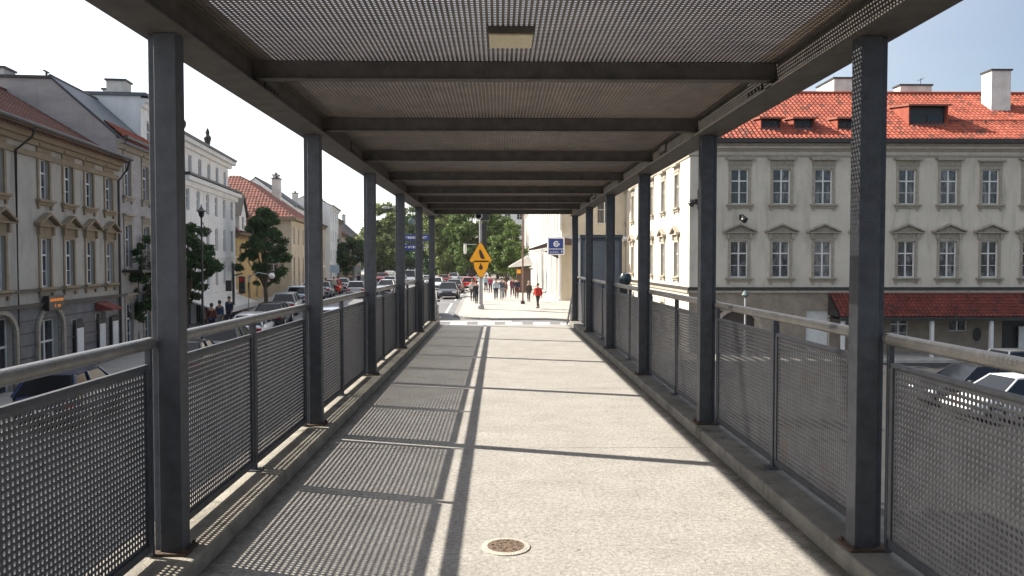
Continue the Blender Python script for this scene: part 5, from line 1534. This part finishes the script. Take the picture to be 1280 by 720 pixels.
mb.box(-hw_ + .041, hw_ - .041, 1.29, 1.31, .1, top - .05)
mb.build('glass_panel', frost, t)
yb_ = 25.0
t = empty('globe_lamp', (X(782, yb_), yb_, g(3, yb_)), 0, 'dark round-headed bollard lamp beside the glazed box', 'lamp')
hz_ = Z(349, yb_) - g(3, yb_)
mb = MB(); mb.tube([(-.02, 0, 0), (-.02, 0, hz_ - .2)], .1, 12); mb.box(-.2, -.0, -.15, .15, hz_ - 1.2, hz_); mb.build('pole', blackM, t)
mb = MB(); mb.lathe([(.05, .2), (.14, .17), (.2, .06), (.2, -.05), (.14, -.16), (.05, -.2)], (.0, 0, hz_), 16); mb.build('lamp_head', mat('dark_teal', (.015, .03, .035), rough=.25), t)
# thin post before the arch
t = empty('flag_pole', (X(933.5, 40), 40, g(12, 40) + .12), 0, 'thin pale post standing before the arched door of the white palace', 'pole')
mb = MB(); mb.tube([(0, 0, 0), (0, 0, 3.1)], .05, 8); mb.build('pole', poleG, t)
mb = MB(); mb.lathe([(.03, 0), (.2, .15), (.12, .3), (.02, .38)], (0, 0, 3.1), 10); mb.build('finial', copperM, t)
# oval plaque by the small window
t = empty('wall_plaque', (X(1229, 41.9), 41.95, Z(419, 41.9)), 0, 'dark oval plaque on the palace wall under the pent roof', 'plaque')
mb = MB(); mb.lathe([(.26, 0), (.27, .03), (.22, .05), (.02, .05)], n=18, M=RX(PI / 2) @ Matrix.Diagonal((.8, 1.35, 1, 1))); mb.build('disc', darkM, t)
# ------------------------------------------------------------------ people
skinM = mat('skin', (.45, .27, .19), rough=.6)
cl = {}
def cloth(c):
    if c not in cl: cl[c] = mat('cloth', c, tuple(v * .8 for v in c), rough=.9, scale=9)
    return cl[c]
def skinned(name, verts, edges, rads, m, parent, sub=1, rootv=0):
    me = bpy.data.meshes.new(name); me.from_pydata([tuple(v) for v in verts], edges, []); me.materials.append(m)
    o = link(name, me, parent)
    bm = bmesh.new(); bm.from_mesh(me); ly_ = bm.verts.layers.skin.verify(); bm.verts.ensure_lookup_table()
    for i, r in enumerate(rads):
        sv = bm.verts[i][ly_]; sv.radius = (r, r) if not hasattr(r, '__len__') else r; sv.use_root = (i == rootv)
    bm.to_mesh(me); bm.free()
    sk = o.modifiers.new('skin', 'SKIN'); sk.use_smooth_shade = True; sk.branch_smoothing = .3
    if sub:
        s_ = o.modifiers.new('sub', 'SUBSURF'); s_.levels = sub; s_.render_levels = sub
    return o
def person(x, y, rz, label, top=(.1, .1, .12), legs=(.05, .05, .07), hair=(.05, .035, .025), h=1.7, step=.22, bag=None, bulk=1.0, coat=False, arm=0.0, group=None):
    zg_ = g(x, y) + (.12 if (y > 51 and x > -2.7) or x < FX(y) + 3.1 else 0)
    root = empty('person', (x, y, zg_), rz, label, 'person', group)
    k = h / 1.7
    V = []; E = []; Rr = []
    def v(p, r, par=None):
        V.append(Vector(p) * k); Rr.append(r * k if not hasattr(r, '__len__') else (r[0] * k, r[1] * k)); i = len(V) - 1
        if par is not None: E.append((par, i))
        return i
    pel = v((0, 0, .93), (.13, .1)); ch = v((0, 0, 1.14), (.125, .09), pel); sh = v((0, .01, 1.36), (.13, .09), ch); nk = v((0, .02, 1.46), .052, sh); hd0 = v((0, .025, 1.54), .068, nk); hd = v((0, .03, 1.62), .082, hd0); v((0, .02, 1.67), .06, hd)
    v((0, .125, 1.565), .012, hd0)   # nose
    J = {}
    for s in (-1, 1):
        hip = v((s * .085, 0, .88), .085, pel)
        ft = step * s
        kn = v((s * .09, ft * .55 + .04, .48), .056, hip); an = v((s * .09, ft - (.06 if ft < 0 else -.0), .09 + (.05 if ft < 0 else 0)), .037, kn)
        v((s * .095, ft + .13, .04), .032, an)
        J[s] = (V[hip] / k, V[kn] / k, V[an] / k)
        so = v((s * .165, .01, 1.37), .056, sh); el = v((s * .215, -.03 - s * step * .5, 1.1), .038, so); wr = v((s * .21, .08 - s * step * .9 + arm, .88 + arm), .027, el)
        pm = v((s * .205, .11 - s * step * 1.0 + arm, .80 + arm), (.02, .035), wr)
        for f_ in range(4):
            dx, ln = (-.03 + f_ * .02), (.055, .07, .075, .06)[f_]
            a = v((s * .205 + 0 * dx, .11 - s * step + arm + dx, .755 + arm), .009, pm); b = v((s * .195, .11 - s * step + arm + dx + .008, .755 - ln + arm), .008, a)
        th_ = v((s * .19, .15 - s * step + arm, .79 + arm), .01, pm); v((s * .185, .175 - s * step + arm, .755 + arm), .009, th_)
        J[s] += (V[so] / k, V[el] / k, V[wr] / k)
    skinned('body', V, E, Rr, skinM, root)
    # trousers
    V2 = [Vector((0, 0, .95))]; E2 = []; R2 = [.14]
    for s in (-1, 1):
        hp, kn, an = J[s][:3]; o = len(V2); V2 += [hp, kn, kn.lerp(an, .9)]; R2 += [.1, .075, .06]; E2 += [(0, o), (o, o + 1), (o + 1, o + 2)]
    skinned('trousers', [p * k for p in V2], E2, [r * k for r in R2], cloth(legs), root)
    # jacket
    lo = .72 if coat else .88
    V3 = [Vector((0, 0, 1.12)), Vector((0, 0, lo)), Vector((0, .01, 1.34)), Vector((0, .015, 1.43))]; E3 = [(0, 1), (0, 2), (2, 3)]; R3 = [(.165 * bulk, .125 * bulk), (.165 * bulk, .135 * bulk), (.165 * bulk, .12 * bulk), .07]
    for s in (-1, 1):
        so, el, wr = J[s][3:]; o = len(V3); V3 += [so, el, el.lerp(wr, .92)]; R3 += [.078, .06, .045]; E3 += [(2, o), (o, o + 1), (o + 1, o + 2)]
    skinned('jacket', [p * k for p in V3], E3, [(r * k if not hasattr(r, '__len__') else (r[0] * k, r[1] * k)) for r in R3], cloth(top), root)
    for s in (-1, 1):
        an = J[s][2]
        mb = MB(); M_ = T(*(Vector((an.x, an.y + .05, an.z - .06)) * k)); mb.add([tuple(Vector(p) * k) for p in [(-.042, -.09, 0), (.042, -.09, 0), (.045, .1, 0), (0, .16, 0), (-.045, .1, 0), (-.035, -.08, .1), (.035, -.08, .1), (.035, .06, .06), (0, .13, .03), (-.035, .06, .06)]],
               [(0, 1, 2, 3, 4), (5, 9, 8, 7, 6), (0, 5, 6, 1), (1, 6, 7, 2), (2, 7, 8, 3), (3, 8, 9, 4), (4, 9, 5, 0)], M_); mb.build('shoe', blackM, root, bevel=.01)
    # hair: cap over the back and top of the skull
    mb = MB(); nn = 14
    prof = [(0.001, .115), (.05, .105), (.088, .06), (.1, .0), (.094, -.05), (.075, -.09)]
    vs = []; fs = []
    for r, z in prof:
        for i in range(nn):
            a = 2 * PI * i / nn; yy_ = math.sin(a) * r
            zz_ = z + (max(0, math.sin(a)) * .06 if z < .05 else 0)
            vs.append((math.cos(a) * r * .93 * k, (.015 + yy_ * 1.08) * k, (1.625 + zz_) * k))
    for j in range(len(prof) - 1):
        for i in range(nn):
            i2 = (i + 1) % nn; fs.append((j * nn + i, j * nn + i2, (j + 1) * nn + i2, (j + 1) * nn + i))
    mb.add(vs, fs, None, True); mb.build('hair', cloth(hair), root, split=False)
    mb = MB()
    for s in (-1, 1): mb.lathe([(.001, -.011), (.01, -.006), (.011, 0), (.01, .006), (.001, .011)], (s * .032 * k, .103 * k, 1.61 * k), 8)
    mb.build('eyes', blackM, root)
    if bag:
        t = empty('handbag' if bag[0] != 'pack' else 'backpack', (0, 0, 0), rz, bag[2], 'bag')
        M_ = Matrix.Translation(root.location) @ RZ(rz)
        p = (Vector((.24, .1 - step, .62)) if bag[0] != 'pack' else Vector((0, -.2, 1.2))) * k
        t.location = M_ @ p
        mb = MB()
        w_, d_, h_ = (.06, .17, .26) if bag[0] != 'pack' else (.15, .1, .22)
        mb.box(-w_, w_, -d_, d_, -h_ / 2 - .02, h_ / 2); mb.build('bag_body', cloth(bag[1]), t, bevel=.04)
        mb = MB(); mb.tube([(0, -.08, h_ / 2), (0, -.06, h_ / 2 + .1), (0, .06, h_ / 2 + .1), (0, .08, h_ / 2)], .012, 6); mb.build('strap', cloth(bag[1]), t)
    return root
person(X(672.5, 56.6), 56.6, R(25), 'person in a puffy red jacket and dark trousers walking away on the plaza', (.42, .025, .02), (.04, .035, .045), (.12, .06, .04), 1.78, .26, None, 1.85)
person(X(646, 66), 66, R(0), 'person in a navy top and maroon trousers walking away on the plaza', (.02, .025, .05), (.09, .03, .03), h=1.76, step=.12)
person(X(661, 61.5), 61.5, R(10), 'person in a long dark brown coat left of the red-jacketed walker', (.06, .045, .04), (.05, .045, .045), (.4, .33, .25), 1.6, .1, None, 1.25, True)
person(X(640.5, 70), 70, R(170), 'person in a maroon top behind the navy-topped walker', (.13, .03, .05), (.06, .04, .045), h=1.7)
person(X(620, 63.5), 63.5, R(185), 'person in pale blue and dark trousers, left of the pair by the plaza tree', (.35, .45, .5), (.03, .035, .06), h=1.75, step=.1)
person(X(627, 64.0), 64, R(190), 'person in grey with a dark open coat, right of the pair by the plaza tree', (.09, .1, .14), (.3, .32, .36), h=1.78, step=.14, coat=True)
person(X(631, 66), 66, R(180), 'person in a brown jacket just behind the pair by the plaza tree', (.2, .12, .08), (.16, .1, .08), h=1.6, step=.12)
person(X(590.5, 62), 62, R(0), 'person in white with a brown bag by the kerb left of the sign mast', (.5, .48, .45), (.05, .05, .07), (.2, .14, .08), 1.7, .15, ('hand', (.14, .06, .04), 'brown bag held by the person in white left of the mast'))
person(X(595.5, 60), 60, R(10), 'person in black standing directly beside the sign mast', (.03, .03, .035), (.03, .03, .04), h=1.72)
person(X(613, 78), 78, R(175), 'person in a crimson top farther back on the plaza under the large tree', (.3, .03, .08), (.06, .05, .07), h=1.72)
person(X(607.5, 80), 80, R(175), 'person in a sky blue top farther back right of the mast', (.25, .4, .5), (.06, .05, .07), h=1.72)
gl = 'people on the left pavement'
lp = [(408, 72, (.45, .5, .6), 'person in a pale blue shirt on the left pavement beside the second post', (.03, .05, .12)), (418, 78, (.5, .48, .4), 'person in a cream top under the pale blue board', (.02, .02, .03)),
      (423, 80, (.03, .03, .035), 'person in black under the pale blue board', (.03, .03, .035)), (432, 88, (.3, .18, .1), 'person in a tan jacket on the left pavement', (.05, .05, .08)),
      (440, 96, (.12, .1, .1), 'person in a grey-brown coat on the left pavement', (.05, .04, .05)), (449, 104, (.02, .02, .05), 'person in dark navy near the third post on the pavement', (.02, .02, .04)),
      (266, 43, (.15, .04, .03), 'person in a red top below the dense dark street tree', (.03, .04, .08)), (276, 44.5, (.05, .08, .15), 'person in a blue top next to the red-topped one', (.3, .28, .25)), (288, 47, (.03, .04, .08), 'person in dark clothes before the shop awning', (.03, .03, .05))]
for px_, y, c_, lb, lg in lp:
    x_ = X(px_, y)
    if px_ > 400: x_ = X(px_, y)
    person(x_, y, R(rnd.choice([0, 180, 20, 160])), lb, c_, lg, h=1.72, step=.18, group=gl)

# ------------------------------------------------------------------ air
mb = MB(); mb.box(-420, 420, -330, 700, -7, 30)
hz = bpy.data.materials.new('haze'); hz.use_nodes = True
nt = hz.node_tree; nt.nodes.remove(nt.nodes['Principled BSDF'])
pv = nt.nodes.new('ShaderNodeVolumePrincipled'); pv.inputs['Color'].default_value = (.9, .93, 1, 1); pv.inputs['Density'].default_value = .0001; pv.inputs['Anisotropy'].default_value = .3
nt.links.new(pv.outputs[0], nt.nodes['Material Output'].inputs['Volume'])
tag(mb.build('haze', hz), kind='stuff')
